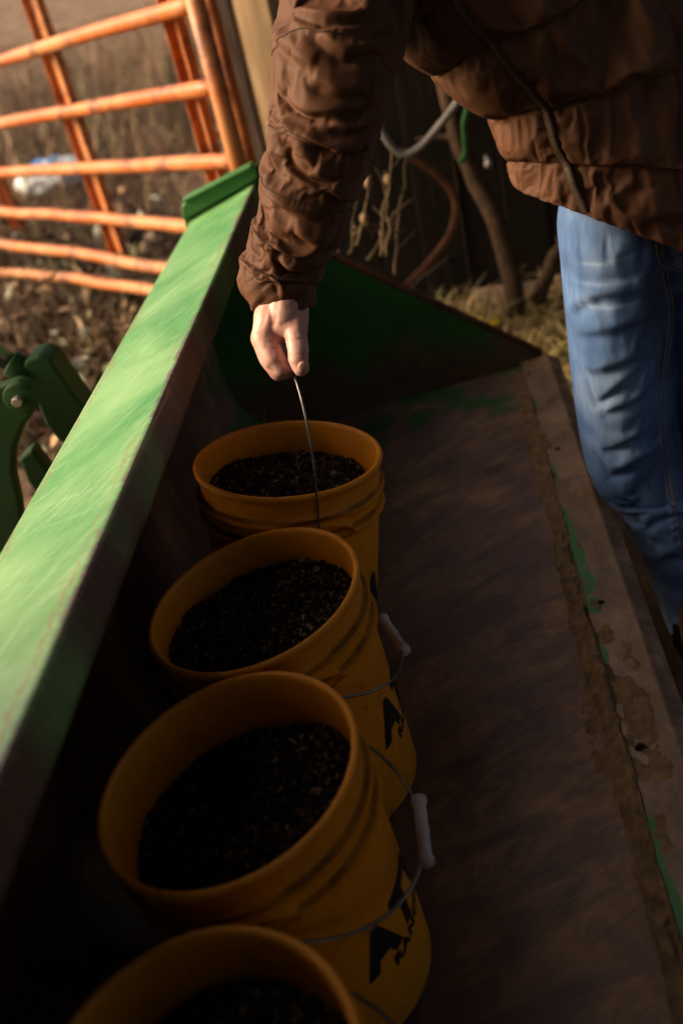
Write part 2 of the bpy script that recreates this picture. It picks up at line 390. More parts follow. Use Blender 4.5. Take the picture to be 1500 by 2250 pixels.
b.color(b.ramp(f, [(.3, (.45, .205, .165)), (.62, (.57, .335, .285))])); b.b.inputs['Subsurface Weight'].default_value = .15
b.b.inputs['Subsurface Radius'].default_value = (.012, .004, .002); b.bump(b.noise(v, 330, 4), .12, .0008); M['skin'] = b.m
simple('nail', (.52, .27, .22), (.58, .33, .27), 30, .3, .5, bump=0)
simple('hair', (.02, .012, .008), (.05, .03, .018), 60, .6, .3, (6, 6, 1), .5, .004)
simple('boot_leather', (.035, .02, .012), (.09, .05, .028), 20, .6, .4)
simple('wood_tan', (.34, .23, .13), (.50, .36, .22), 5, .85, .2, (14, 14, .8), .4, .006)
simple('wood_grey', (.10, .085, .075), (.26, .22, .19), 5, .9, .15, (16, 16, .9), .6, .008)
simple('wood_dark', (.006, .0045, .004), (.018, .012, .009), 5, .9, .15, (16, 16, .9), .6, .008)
simple('roof_metal', (.05, .04, .035), (.10, .075, .06), 6, .6, .4)
simple('bark', (.028, .017, .011), (.095, .056, .032), 22, .9, .15, (3, 3, .6), .7, .008)
simple('twig', (.14, .085, .05), (.30, .20, .12), 22, .9, .15)
simple('stalk', (.055, .037, .022), (.12, .083, .046), 22, .9, .15)
simple('hose_grey', (.10, .092, .083), (.17, .155, .14), 20, .5, .4)
simple('rope_green', (.012, .07, .015), (.022, .11, .025), 60, .7, .3)
simple('rust', (.06, .022, .011), (.16, .060, .025), 30, .8, .3)
simple('steel_bolt', (.30, .27, .24), (.45, .41, .37), 30, .35, .5); M['steel_bolt'].node_tree.nodes['Principled BSDF'].inputs['Metallic'].default_value = .8
simple('rod_dark', (.035, .035, .04), (.07, .07, .08), 20, .3, .6)
simple('sack_white', (.42, .43, .44), (.58, .58, .58), 12, .5, .4)
simple('sack_blue', (.03, .18, .45), (.05, .25, .55), 12, .5, .4)
simple('petal', (.75, .45, .02), (.85, .58, .04), 20, .6, .3, bump=0)
simple('porcelain', (.20, .18, .17), (.26, .24, .22), 10, .35, .5, bump=0)
b = NB('soil', .95, .15); v = b.coord(); a = b.noise(v, 1.3, 10, .7); c = b.noise(v, 14, 9, .75)
col = b.ramp(a, [(.32, (.07, .042, .03)), (.48, (.19, .115, .075)), (.66, (.36, .245, .15))])
col = b.mix(b.math('MULTIPLY', b.ramp(c, [(.35, 1.), (.6, 0.)]), .5), col, (.045, .03, .02))
gr = b.noise(v, .9, 4, .6); col = b.mix(b.math('MULTIPLY', b.ramp(gr, [(.6, 0.), (.72, 1.)]), .4), col, (.10, .11, .045))
b.color(col); bb = b.bump(a, .6, .08); b.bump(c, .7, .03, bb); M['soil'] = b.m
b = NB('grass', .9, .15); b.color(b.n('ShaderNodeAttribute', attribute_name='tint').outputs['Color']); M['grass'] = b.m

def tint_faces(me, cols):
    """one colour per face, given per face"""
    ca = me.color_attributes.new('tint', 'FLOAT_COLOR', 'CORNER')
    n = np.empty(len(me.polygons), dtype=np.int32); me.polygons.foreach_get('loop_total', n)
    c = np.repeat(np.concatenate([cols, np.ones((len(cols), 1))], 1), n, axis=0)
    ca.data.foreach_set('color', c.ravel().astype(np.float32))

# ------------------------------------------------------------------ ground and field
def ground_h(x, y):
    return .05 * fbm(x * .5, y * .5) + .03 * fbm(x * 2.3, y * 2.3) + .25 * sstep(4, 14, y - x * .3) * fbm(x * .18 + 3, y * .18) - .02
gx = np.concatenate([-np.geomspace(4, 300, 30)[::-1], np.linspace(-3.9, 3.9, 70), np.geomspace(4, 300, 30)])
gy = np.concatenate([-np.geomspace(2, 300, 24)[::-1], np.linspace(-1.9, 9, 90), np.geomspace(9.3, 400, 34)])
GX, GY = np.meshgrid(gx, gy)
GZ = ground_h(GX, GY) * np.where(np.hypot(GX, GY) > 40, 0, 1)
mb = MB(); mb.grid(np.stack([GX, GY, GZ], -1)); link('ground', mb.mesh('ground'), M['soil'])['kind'] = 'structure'

def blades(n, pos, hmin, hmax, wid, lean, cols, name, seed):
    r = np.random.default_rng(seed); P = pos(n, r); n = len(P)
    h = r.uniform(hmin, hmax, n); az = r.uniform(0, 2 * math.pi, n); ln = r.uniform(*lean, n) ; wa = r.uniform(0, math.pi, n)
    d = np.stack([np.cos(az), np.sin(az), np.zeros(n)], 1); s = np.stack([np.cos(wa), np.sin(wa), np.zeros(n)], 1) * (wid * r.uniform(.6, 1.4, n))[:, None]
    up = np.array([0, 0, 1.])
    m1 = P + d * (h * np.sin(ln) * .4)[:, None] + up * (h * .55 * np.cos(ln * .6))[:, None]
    tp = P + d * (h * np.sin(ln))[:, None] + up * (h * np.cos(ln))[:, None]
    V = np.stack([P - s, P + s, m1 - s * .8, m1 + s * .8, tp], 1).reshape(-1, 3)
    k = np.arange(n) * 5
    F = np.stack([k, k + 1, k + 3], 1); F2 = np.stack([k, k + 3, k + 2], 1); F3 = np.stack([k + 2, k + 3, k + 4], 1)
    FF = np.stack([F, F2, F3], 1).reshape(-1, 3)
    me = bpy.data.meshes.new(name); me.from_pydata(V.tolist(), [], FF.tolist()); me.update()
    cc = np.array(cols)[r.integers(0, len(cols), n)] * r.uniform(.6, 1.3, (n, 1))
    tint_faces(me, np.repeat(cc, 3, axis=0))
    o = link(name, me, M['grass']); o['kind'] = 'stuff'; return o
DRY = [(.34, .21, .125), (.25, .14, .085), (.16, .085, .055), (.42, .29, .17), (.10, .055, .04), (.21, .115, .085), (.07, .04, .03)]
OLIVE = [(.12, .12, .05), (.16, .14, .06)]
def field_pos(n, r):
    u = r.uniform(0, 1, n); Y = 3.2 + 18 * u ** 1.6; X = r.uniform(-1, .22, n) * (1.8 + Y * 1.05)
    m = (fbm(X * .9, Y * .9) > -.18 + r.uniform(-.2, .25, n)) & ~((X > -.75) & (Y < 4.2))
    X, Y = X[m], Y[m]; return np.stack([X, Y, ground_h(X, Y)], 1)
tag(blades(78000, field_pos, .08, .38, .0035, (.2, 1.35), DRY * 2 + OLIVE, 'dry_grass', 3), 'dry brown grass covering the field behind the orange gate', 'grass')
def wall_straw(n, r):
    X = r.uniform(-.2, 1.3, n); Y = r.uniform(2.4, 3.3, n); return np.stack([X, Y, ground_h(X, Y)], 1)
tag(blades(5000, wall_straw, .05, .20, .003, (.7, 1.5), [(.38, .27, .12), (.30, .2, .09), (.22, .2, .07), (.42, .32, .17)], 'straw_litter', 4), 'loose straw on the ground between bucket end and plank wall', 'straw')
def brush_pos(n, r):
    X = r.normal(-1.75, .55, n); Y = r.normal(3.9, .55, n); return np.stack([X, Y, ground_h(X, Y)], 1)
tag(blades(6000, brush_pos, .12, .42, .004, (.3, 1.4), [(.10, .06, .035), (.17, .105, .06), (.05, .032, .022), (.13, .12, .075), (.07, .045, .03)], 'dead_weeds', 5), 'tangle of dead weeds between green bucket edge and orange gate', 'weeds')  # blade colours lowered to carry the shade inside the tangle

def leaves(n, pos, name, label, cols, seed, big=1.0):
    r = np.random.default_rng(seed); P = pos(n, r); n = len(P); L = r.uniform(.018, .06, n) * big; Wd = L * r.uniform(.25, .55, n)
    d = r.normal(0, 1, (n, 3)); d[:, 2] *= .6; d /= np.linalg.norm(d, axis=1)[:, None]; q = np.cross(d, r.normal(0, 1, (n, 3))); q /= np.linalg.norm(q, axis=1)[:, None]; u = np.cross(d, q)
    P = P + np.array([0, 0, 1.]) * r.uniform(.0, .22, n)[:, None]
    row = lambda t, wd, cv: (P + d * (L * t)[:, None] + q * (Wd * wd)[:, None] + u * (L * cv)[:, None])
    V = np.stack([row(-.5, 0, 0), row(-.15, -.5, .12), row(-.15, .5, .12), row(.2, -.42, .10), row(.2, .42, .10), row(.5, 0, -.12)], 1).reshape(-1, 3); k = np.arange(n) * 6
    F = np.concatenate([np.stack([k, k + 1, k + 2], 1)[:, None], np.stack([k + 1, k + 3, k + 4], 1)[:, None], np.stack([k + 1, k + 4, k + 2], 1)[:, None], np.stack([k + 3, k + 5, k + 4], 1)[:, None]], 1).reshape(-1, 3)
    me = bpy.data.meshes.new(name); me.from_pydata(V.tolist(), [], F.tolist()); me.update()
    tint_faces(me, np.repeat(np.array(cols)[r.integers(0, len(cols), n)] * r.uniform(.6, 1.25, (n, 1)), 4, axis=0)); o = link(name, me, M['grass']); o['kind'] = 'stuff'; o['label'] = label; o['category'] = 'leaves'
def litter_pos(n, r):
    X = r.normal(-1.7, .6, n); Y = r.normal(3.75, .65, n); m = X < -.72; return np.stack([X, Y, ground_h(X, Y)], 1)[m]
leaves(3200, litter_pos, 'leaf_litter', 'dry leaves and broken stems heaped between beam and gate', [(.33, .20, .12), (.42, .30, .19), (.16, .085, .055), (.05, .032, .022), (.24, .23, .13), (.36, .35, .24), (.09, .05, .035), (.03, .02, .015), (.012, .009, .007), (.44, .42, .33)], 12, 1.9)
def field_leaf(n, r):
    Y = r.uniform(3.6, 8, n); X = r.uniform(-1, .1, n) * (1 + Y * .7); m = X < -.75; return np.stack([X, Y, ground_h(X, Y) - .08], 1)[m]
leaves(3500, field_leaf, 'field_litter', 'dry leaves scattered through the grass beyond the gate', [(.33, .19, .11), (.40, .27, .16), (.13, .065, .045), (.05, .03, .022), (.20, .18, .10)], 13, 1.5)
def clump_pos(n, r):
    cx = r.uniform(-7.5, -1.2, 46); cy = r.uniform(5.2, 13, 46); k = r.integers(0, 46, n); sd = .16 + .04 * cy[k]
    X = cx[k] + r.normal(0, 1, n) * sd; Y = cy[k] + r.normal(0, 1, n) * sd; return np.stack([X, Y, ground_h(X, Y)], 1)
tag(blades(13000, clump_pos, .2, .75, .006, (.05, 1.1), [(.20, .12, .08), (.26, .15, .10), (.09, .05, .04), (.32, .20, .13), (.17, .16, .08), (.42, .30, .19)], 'tall_weeds', 15), 'clumps of tall brown weeds standing in the far field', 'weeds')
# fallen branches
def branch_mesh(p0, p1, r0, r1, seed, side=3, bow=.12):
    r = np.random.default_rng(seed); p0 = np.asarray(p0, float); p1 = np.asarray(p1, float); L = np.linalg.norm(p1 - p0)
    t = np.linspace(0, 1, 14); P = p0 + (p1 - p0) * t[:, None]
    P = P + np.stack([fbm(t * 3 + seed * 7.1, t * 0 + k * 5.3, o=2) for k in range(3)], 1) * L * bow
    m = MB(); m.tube(P, r0 + (r1 - r0) * t, 8)
    for k in range(side):
        i = r.integers(3, 12); d = _n(_n(p1 - p0) * .8 + r.normal(0, .6, 3)); q = np.linspace(0, 1, 6)[:, None]
        l = L * r.uniform(.15, .35); pp = P[i] + d * q * l + r.normal(0, .04, 3) * l * 4 * q ** 2
        m.tube(pp, (r0 * .45) * (1 - q[:, 0] * .7), 6)
    return m.mesh('branch')
BR = [((0, 800), (120, 585), .10, .014, 'thick dead branch crossing the brush from lower left'), ((10, 700), (260, 560), .22, .010, 'thin bent dead branch under the gate bottom'),
      ((90, 590), (330, 690), .20, .012, 'dead branch lying across the brush pile top'), ((200, 770), (370, 650), .12, .010, 'dead branch poking out beside the green beam'),
      ((-60, 640), (190, 650), .15, .009, 'dead branch near the left photo edge'), ((150, 820), (300, 600), .18, .009, 'slanting dead twig in the middle of the weeds'),
      ((-40, 720), (150, 600), .22, .016, 'dark curved branch at the left edge of the weeds'), ((60, 830), (110, 570), .16, .013, 'upright dark stem rising behind the hydraulic rod'),
       ((130, 560), (390, 640), .24, .013, 'long pale stem leaning on the lowest gate rail'), ((170, 700), (330, 760), .14, .014, 'dark broken stem low beside the green beam'),
       ((240, 620), (420, 560), .16, .010, 'dead branch beneath the lowest gate rail'), ((20, 660), (90, 780), .24, .008, 'short dead twig above the hydraulic rod')]
for k, (a_, b_, h, r_, lab) in enumerate(BR):
    p0 = at_z(*a_, .08); p1 = at_z(*b_, h)
    tag(link('dead_branch', branch_mesh(p0, p1, r_, r_ * .35, k + 1), M['twig'] if k % 3 else M['bark']), lab, 'branch', 'dead branches in the brush pile')

# white sack lying in the field
sk = thing('feed_sack', 'crumpled white plastic sack with blue print lying in the field', 'sack', tuple(at_z(125, 440, .06)))
c0 = at_z(125, 428, .10)
uu, vv = np.meshgrid(np.linspace(0, 2 * math.pi, 60, endpoint=False), np.linspace(0, 1, 30))
prof = np.sin(math.pi * np.clip(vv, .02, .98)) ** .45
ax_ = _n(np.array([EX[0], EX[1], 0]))
bx_ = np.array([-ax_[1], ax_[0], 0])
rad = 1 + .25 * fbm(np.cos(uu) * 2 + 4, np.sin(uu) * 2, vv * 5)
P = c0 + (vv[..., None] - .45) * .50 * ax_ + (np.cos(uu) * prof * rad * .17)[..., None] * bx_ + ((np.sin(uu) * prof * rad * .11 + .11))[..., None] * np.array([0, 0, 1.])
mb = MB(); mb.grid(P, True); sack_me = mb.mesh('sack_body'); link('sack_body', sack_me, M['sack_white'], sk)
mb = MB()
for (v0, v1, u0, u1) in ((.30, .44, 3.9, 5.4), (.52, .60, 4.0, 5.2)):
    a2, b2 = np.meshgrid(np.linspace(u0, u1, 10), np.linspace(v0, v1, 8))
    pr = np.sin(math.pi * b2) ** .45; rd = 1 + .25 * fbm(np.cos(a2) * 2 + 4, np.sin(a2) * 2, b2 * 5)
    a2 = -a2 + 0
    rd = (1 + .25 * fbm(np.cos(a2) * 2 + 4, np.sin(a2) * 2, b2 * 5)) * 1.03
    mb.grid(c0 + (b2[..., None] - .45) * .50 * ax_ + (np.cos(a2) * pr * rd * .17)[..., None] * bx_ + ((np.sin(a2) * pr * rd * .11 + .115))[..., None] * np.array([0, 0, 1.]))
link('blue_print', mb.mesh('blue_print'), M['sack_blue'], sk)

# yellow flowers
def flower(loc, s, label, seed):
    r = np.random.default_rng(seed); t = thing('yellow_flower', label, 'flower', tuple(loc), 'yellow blooms on the ground')
    m = MB(); m.tube([np.array(loc) - [0, 0, .10], np.array(loc)], .0025, 6); link('stem', m.mesh('stem'), M['twig'], t)
    m = MB()
    for k in range(9):
        a_ = k / 9 * 2 * math.pi; d = np.array([math.cos(a_), math.sin(a_), .35])
        m.ellipsoid(np.array(loc) + d * s * .6, (s * .5, s * .28, s * .12), Matrix.Rotation(a_, 3, 'Z'), 8, 5)
    link('petals', m.mesh('petals'), M['petal'], t)
flower(at_z(135, 612, .20), .035, 'single yellow flower in the brush left of the bucket', 1)
flower(at_z(1080, 712, .06), .030, 'right bloom of the two beside the far bucket end', 2)
flower(at_z(1052, 704, .05), .022, 'left bloom of the two beside the far bucket end', 3)

# ------------------------------------------------------------------ plank wall, posts; added out-of-view walls and roof that shade the scene
def plank_mesh(w_, h_, t_, seed):
    r = np.random.default_rng(seed); m = MB()
    m.box((0, 0, h_ / 2), (w_, t_, h_)); me = m.mesh('plank', False); return bevel_mesh(me, .004, 1)
PL = [plank_mesh(.1515, 2.62, .024, 1), plank_mesh(.1505, 2.58, .024, 2)]
for p in PL: p.materials.append(M['wood_dark'])
def plank_wall(label, p0, p1, name='plank_wall'):
    t = thing(name, label, 'wall', p0); d = Vector(p1) - Vector(p0); n = int(d.length / .152); ang = math.atan2(d.y, d.x)
    for k in range(n):
        o = bpy.data.objects.new('plank', PL[k % 2]); COL.objects.link(o); o.parent = t
        q = d.normalized() * (.152 * (k + .5)); o.location = (q.x + random.uniform(-.004, .004) * math.sin(ang), q.y + random.uniform(-.006, .006), random.uniform(-.03, .03))
        o.rotation_euler = (random.uniform(-.006, .006), random.uniform(-.002, .002), ang)
    return t
plank_wall('dark weathered plank wall behind the person', (-.38, 3.42, 0), (2.55, 3.42, 0))
plank_wall('added unseen plank wall on the right, beyond the gap left for light', (2.4, 3.40, 0), (2.4, 1.9, 0))  # out-of-view wall added to hold back sky light from the right
plank_wall('added unseen plank wall on the right, near side of the light gap', (2.4, 1.0, 0), (2.4, -.9, 0))  # gap before this added wall lets fill light in from the right
plank_wall('added unseen plank wall blocking light behind the viewer, right piece', (2.4, -.9, 0), (1.7, -.9, 0))  # added out of view to block light from behind
plank_wall('added unseen plank wall blocking light behind the viewer, left piece', (.75, -.9, 0), (-1.3, -.9, 0))  # opening between the two added pieces lets some frontal light through
plank_wall('short added plank wall left of the viewer, shading the near beam', (-1.3, -.9, 0), (-1.3, .62, 0))  # added out of view to shade the near beam and pails
rt = thing('shade_roof', 'added corrugated metal roof out of view, shading the scene from above', 'roof', (0, 0, 2.6))  # roof and its timbers added out of view to shade bucket and person
def shade_sheet():
    xs = np.linspace(-ROOF_W / 2, ROOF_W / 2, 90); m = MB(); P = np.zeros((2, 90, 3)); P[..., 0] = xs
    P[..., 2] = .012 * np.sin(xs * 2 * math.pi / .076); P[0, :, 1] = -.5; P[1, :, 1] = .5
    m.grid(P); m.grid(P[::-1] + np.array([0, 0, .004])); return m.mesh('shade_sheet')
ROOF_X0, ROOF_X1 = -.72, 2.6; ROOF_W = ROOF_X1 - ROOF_X0
rs = shade_sheet(); rs.materials.append(M['roof_metal'])
for k in range(6):
    for x_off in ((0,) if k > 1 else (0, -1.9)):        # the first two bays reach further out to darken the near end
        o = bpy.data.objects.new('shade_sheet', rs); COL.objects.link(o); o.parent = rt; o.location = ((ROOF_X0 + ROOF_X1) / 2 + x_off, -1.3 + k * .98, .06 + .018 * (k % 2) - .008 * (x_off < 0))
for x in (-.62, .9, 2.4):
    m = MB(); m.box((x, 1.1, 2.55), (.06, 6.0, .12)); link('shade_rafter', m.mesh('shade_rafter', False), M['wood_dark'], rt)

# gate post beside the gate: grey weathered post with a tan board nailed on it
def upright(name, px0, px1, Y, label, cat, mat, th, z0=-.1, z1=2.55, skew=0.0, group=None):
    a_ = at_y(px0[0], px0[1], Y); b_ = at_y(px1[0], px1[1], Y)
    c = (a_[:2] + b_[:2]) / 2; wd = abs(b_[0] - a_[0])
    m = MB(); m.box((0, 0, (z0 + z1) / 2), (wd, th, z1 - z0)); me = bevel_mesh(m.mesh(name, False), .006, 2)
    o = link(name, me, mat); o.location = (c[0], Y, 0); o.rotation_euler = (0, 0, skew); tag(o, label, cat, group); return o
upright('gate_post', (462, 60), (520, 52), 3.02, 'weathered grey wooden post beside the orange gate', 'post', M['wood_grey'], .10)
upright('tan_board', (500, 80), (640, 62), 2.95, 'pale tan upright board next to the grey post', 'board', M['wood_tan'], .045, skew=-.75)

# ------------------------------------------------------------------ orange gate
GR = at(520, 350, 2.62); gdir = _n(np.array([-.667, .742, 0.]))
def on_gate(px, py):
    d = EX * (px - 750) / FPX + EY * (py - 1125) / FPX + EZ
    nrm = np.array([gdir[1], -gdir[0], 0]); s = (GR - CAM).dot(nrm) / d.dot(nrm); return CAM + d * s
g0 = on_gate(520, 350); gate = thing('farm_gate', 'orange tubular farm gate with chipped paint behind the bucket', 'gate', (g0[0], g0[1], 0))
RA = [((0, 135), (422, 5)), ((0, 270), (474, 190)), ((0, 378), (522, 352)), ((0, 466), (540, 500)), ((0, 540), (560, 592)), ((0, 598), (575, 652))]
LG = 3.4; rails_z = []
for k, (a_, b_) in enumerate(RA):
    A_, B_ = on_gate(*a_), on_gate(*b_)
    s0 = (B_ - g0).dot(gdir); s1 = (A_ - g0).dot(gdir); zr, zl = B_[2], A_[2]
    sl_ = (zl - zr) / (s1 - s0) * 1.0; rails_z.append(zr)
    t = np.linspace(.0, 1, 40); s = t * LG
    z = zr + sl_ * s + (.004 if k < 3 else .013) * fbm(s * 1.6 + k * 9, s * 0, o=2) - (0.015 * np.sin(s * 2.2) if k >= 4 else 0)
    m = MB(); m.tube(np.stack([g0[0] + gdir[0] * s, g0[1] + gdir[1] * s, z], 1), .0225, 14); link('rail', m.mesh('rail'), M['gate_orange'], gate)
ztop, zbot = rails_z[0] + .26, rails_z[-1]
gn = np.array([gdir[1], -gdir[0], 0])          # towards the viewer
if gn.dot(CAM - g0) < 0: gn = -gn
m = MB(); P = np.array([[g0[0], g0[1], zbot - .02], [g0[0], g0[1], ztop + .02]]); m.tube(P, .026, 16); link('end_post', m.mesh('end_post'), M['gate_orange'], gate)
m = MB(); s = np.linspace(0, LG, 20); m.tube(np.stack([g0[0] + gdir[0] * s, g0[1] + gdir[1] * s, s * 0 + ztop], 1), .0225, 14); link('rail', m.mesh('rail'), M['gate_orange'], gate)
def channel(s, off, w_):
    c = g0 + gdir * s + gn * off; rot = np.array([gdir, gn, [0, 0, 1]]).T; m = MB(); h = ztop - zbot + .02; zc = (ztop + zbot) / 2
    base = np.array([c[0], c[1], zc])
    m.box(base, (w_, .004, h), rot); m.box(base + gdir * (w_ / 2 - .002) + gn * .0145, (.004, .025, h), rot); m.box(base - gdir * (w_ / 2 - .002) + gn * .0145, (.004, .025, h), rot)
    link('brace', m.mesh('brace', False), M['gate_orange'], gate)
for px, py, bw in ((425, 300, .075), (128, 235, .12), (22, 500, .10)):
    channel((on_gate(px, py) - g0).dot(gdir), -.052, bw)
# hinge-side tube of the gate, close to the wooden post
hp = thing('hinge_pipe', 'red orange upright pipe between gate end and wooden post', 'pipe', (0, 0, 0))
a_ = at_y(490, 120, 2.80); m = MB(); m.tube([[a_[0], a_[1], -.05], [a_[0], a_[1], 2.0]], .020, 14); hpm = link('pipe', m.mesh('pipe'), M['gate_orange'], hp)
m = MB(); m.tube([[a_[0], a_[1] - .0, .52], [g0[0] + .026, g0[1] + .0, .52]], .010, 8); link('hinge_pin', m.mesh('hinge_pin'), M['rust'], hp)

# ------------------------------------------------------------------ loader bucket
FZ = .18                                           # floor height
YB0, YB1 = -.12, 2.28
bk = thing('loader_bucket', 'green tractor loader bucket with worn brown steel floor', 'loader bucket', (0, 1.1, .15))
# folded sheet: floor, curved back
FZ = float(fz(-.47)); sec = [(.235, fz(.235)), (.13, fz(.13)), (-.10, fz(-.10)), (-.46, fz(-.46)), (-.54, FZ + .02), (-.60, FZ + .09), (-.625, FZ + .20), (-.615, FZ + .38), (-.575, FZ + .52)]
secs = catmull(np.array([(x, 0, z) for x, z in sec]), np.linspace(0, 8, 60))
th = np.gradient(secs, axis=0); nr = np.stack([th[:, 2], th[:, 1] * 0, -th[:, 0]], 1); nr /= np.linalg.norm(nr, axis=1)[:, None]
inner, outer = secs, secs - nr * np.sign(nr[0][2]) * .012
ys = np.linspace(YB0, YB1, 40)
mb = MB(); loop = np.concatenate([inner, outer[::-1]])
P = np.repeat(loop[None], 40, 0).copy(); P[..., 1] = ys[:, None]
P[:, :60, 2] += .0025 * fbm(P[:, :60, 0] * 6, P[:, :60, 1] * 3)
mb.grid(P, True); link('floor_plate', mb.mesh('floor_plate'), M['floor_steel'], bk)
# top box beam
prof = [(-.410, .827), (-.593, .767), (-.600, .700), (-.560, .690), (-.430, .735), (-.404, .770)]
m = MB(); m.prism([(x, YB0, z) for x, z in prof], (0, YB1 - YB0 - .002, 0)); me = bevel_mesh(m.mesh('top_beam', False), .009, 3, 20)
me.polygons.foreach_set('use_smooth', [False] * len(me.polygons)); link('top_beam', me, M['beam_green'], bk)
# far side plate (with its flange) and near one
def side(y0, thick):
    m = MB(); out = [(-.600, .805), (-.575, .825), (-.415, .868), (-.395, .862), (-.385, .70), (-.28, .62), (.205, .262), (.240, .225), (-.46, .145), (-.55, .17), (-.61, .26), (-.637, .38), (-.628, .56)]
    m.prism([(x, y0, z) for x, z in out], (0, thick, 0)); return bevel_mesh(m.mesh('side_plate', False), .003, 1)
link('side_plate', side(YB1, .016), M['side_green'], bk)
link('side_plate', side(YB0 - .016, .016), M['side_green'], bk)
m = MB(); fl = [(-.604, .775), (-.596, .806), (-.574, .829), (-.414, .872), (-.398, .862), (-.400, .835), (-.5, .806)]
m.prism([(x, YB1 - .012, z) for x, z in fl], (0, .010, 0)); link('end_flange', bevel_mesh(m.mesh('end_flange', False), .003, 2), M['green_paint'], bk)
m = MB(); fl2 = [(-.590, .828), (-.41, .874), (-.404, .868), (-.586, .822)]; m.prism([(x, YB1 - .022, z - .004) for x, z in fl2], (0, .045, 0)); link('flange_lip', bevel_mesh(m.mesh('flange_lip', False), .002, 1), M['green_paint'], bk)
# rolled rim on the sloping side edge
m = MB(); m.tube([(-.40, YB1 + .008, .71), (-.28, YB1 + .008, .623), (.205, YB1 + .008, .262)], .010, 10); link('side_rim', m.mesh('side_rim'), M['rust'], bk)
# cutting edge with bolt holes
m = MB(); m.prism([(x_, YB0, float(fz(x_)) + o_) for x_, o_ in ((.148, .002), (.149, .013), (.219, .014), (.247, -.003), (.244, -.010), (.20, .002))], (0, YB1 - YB0 - .004, 0))
me = bevel_mesh(m.mesh('cutting_edge', False), .002, 2, 15); cut = []
for px, py, rr in ((1320, 1322, .007), (1408, 1640, .0095), (1225, 985, .008)):
    q = at_floor(px, py, .014); c = MB(); c.tube([(q[0], q[1], q[2] - .05), (q[0], q[1], q[2] + .05)], rr, 20); cut.append(c.mesh('cut'))
me = bool_cut(me, cut); link('cutting_edge', me, M['edge_steel'], bk)
# mud caked along the seam
yy, xx = np.meshgrid(np.linspace(YB0 + .05, YB1 - .03, 760), np.linspace(.100, .232, 96), indexing='ij')
rag = .006 * fbm(yy * 9, yy * 0 + 3, 0., 5) + .003 * fbm(yy * 40, yy * 0, 1.)
gap = sstep(.116 + rag, .124 + rag, xx) * sstep(.152 + .6 * rag, .145 + .6 * rag, xx)                 # earth packed in the step before the edge plate
big = np.exp(-((yy - 1.06) / .17) ** 2) * sstep(.212 + 2 * rag, .190 + 2 * rag, xx) + .6 * np.exp(-((yy - 1.68) / .06) ** 2 - ((xx - .152) / .014) ** 2) + .6 * np.exp(-((yy - 1.9) / .09) ** 2 - ((xx - .152) / .012) ** 2)
lump = fbm(xx * 30, yy * 24, 2., 5); fineb = fbm(xx * 110, yy * 110, 5., 3)
hgt = gap * (.0095 + .006 * lump + .0018 * fineb) + np.clip(big, 0, 1) * (.0062 + .010 * lump + .0025 * fineb)
hgt += .004 * sstep(.25, .6, lump) * np.exp(-((xx - .15) / .03) ** 2)
basez = fz(xx) + .0135 * np.maximum(sstep(.1455, .1485, xx), np.clip(big * 1.6, 0, 1) * sstep(.126, .140, xx))
zz = basez + hgt - .0032
mb = MB(); mb.grid(np.stack([xx, yy, zz], -1)); keep = (hgt > .0027).ravel()
for px, py, rr in ((1320, 1322, .008), (1408, 1640, .0100)):
    q = at_floor(px, py, .014); keep &= (np.hypot(xx - q[0], yy - q[1]) > rr).ravel()
mb.f = [q for q in mb.f if keep[list(q)].any()] if False else [q for q in mb.f if keep[q[0]] and keep[q[2]] or (keep[q[1]] and keep[q[3]])]
mu = link('mud', mb.mesh('mud'), M['mud'], bk); mu['kind'] = 'stuff'

# ------------------------------------------------------------------ loader arm and hydraulic rod outside the bucket
la = thing('tractor_loader', 'shaded green loader arm with pivot bolt and hydraulic rod', 'loader arm', tuple(at_y(45, 870, 1.66)))
def plate(name, pts, Y, th_, mat, bev=.008):
    m = MB(); m.prism([at_y(x, y, Y) for x, y in pts], (0, th_, 0)); return link(name, bevel_mesh(m.mesh(name, False), bev, 3, 40), mat, la)
plate('arm_plate', [(-160, 900), (-60, 862), (0, 848), (38, 836), (66, 846), (82, 868), (80, 898), (66, 920), (50, 940), (32, 990), (30, 1040), (44, 1105), (50, 1150), (30, 1200), (-160, 1330)], 1.60, .03, M['loader_green_shaded'])
plate('link_plate', [(44, 812), (58, 790), (84, 780), (110, 788), (128, 815), (152, 850), (215, 935), (220, 1010), (165, 985), (128, 970), (100, 935), (84, 895), (60, 850)], 1.68, .07, M['loader_green_shaded'])
plate('lower_strut', [(40, 1010), (70, 985), (150, 1090), (130, 1150), (60, 1060)], 1.72, .04, M['loader_green_shaded'])
c = at_y(46, 872, 1.60)
m = MB(); m.tube([c + [0, -.012, 0], c + [0, .02, 0]], .031, 28); link('pivot_boss', bevel_mesh(m.mesh('pivot_boss'), .003, 2), M['loader_green_shaded'], la)
m = MB(); m.tube([c + [0, -.026, 0], c + [0, .01, 0]], .0105, 6); link('bolt', bevel_mesh(m.mesh('bolt', False), .002, 2), M['steel_bolt'], la)
m = MB(); m.tube([at_y(-140, 690, 1.70), at_y(46, 812, 1.70)], .021, 20); link('hydraulic_rod', m.mesh('hydraulic_rod'), M['rod_dark'], la)
m = MB(); m.tube([at_y(22, 797, 1.70), at_y(60, 820, 1.70)], .028, 20); link('rod_end', bevel_mesh(m.mesh('rod_end'), .004, 2), M['loader_green_shaded'], la)

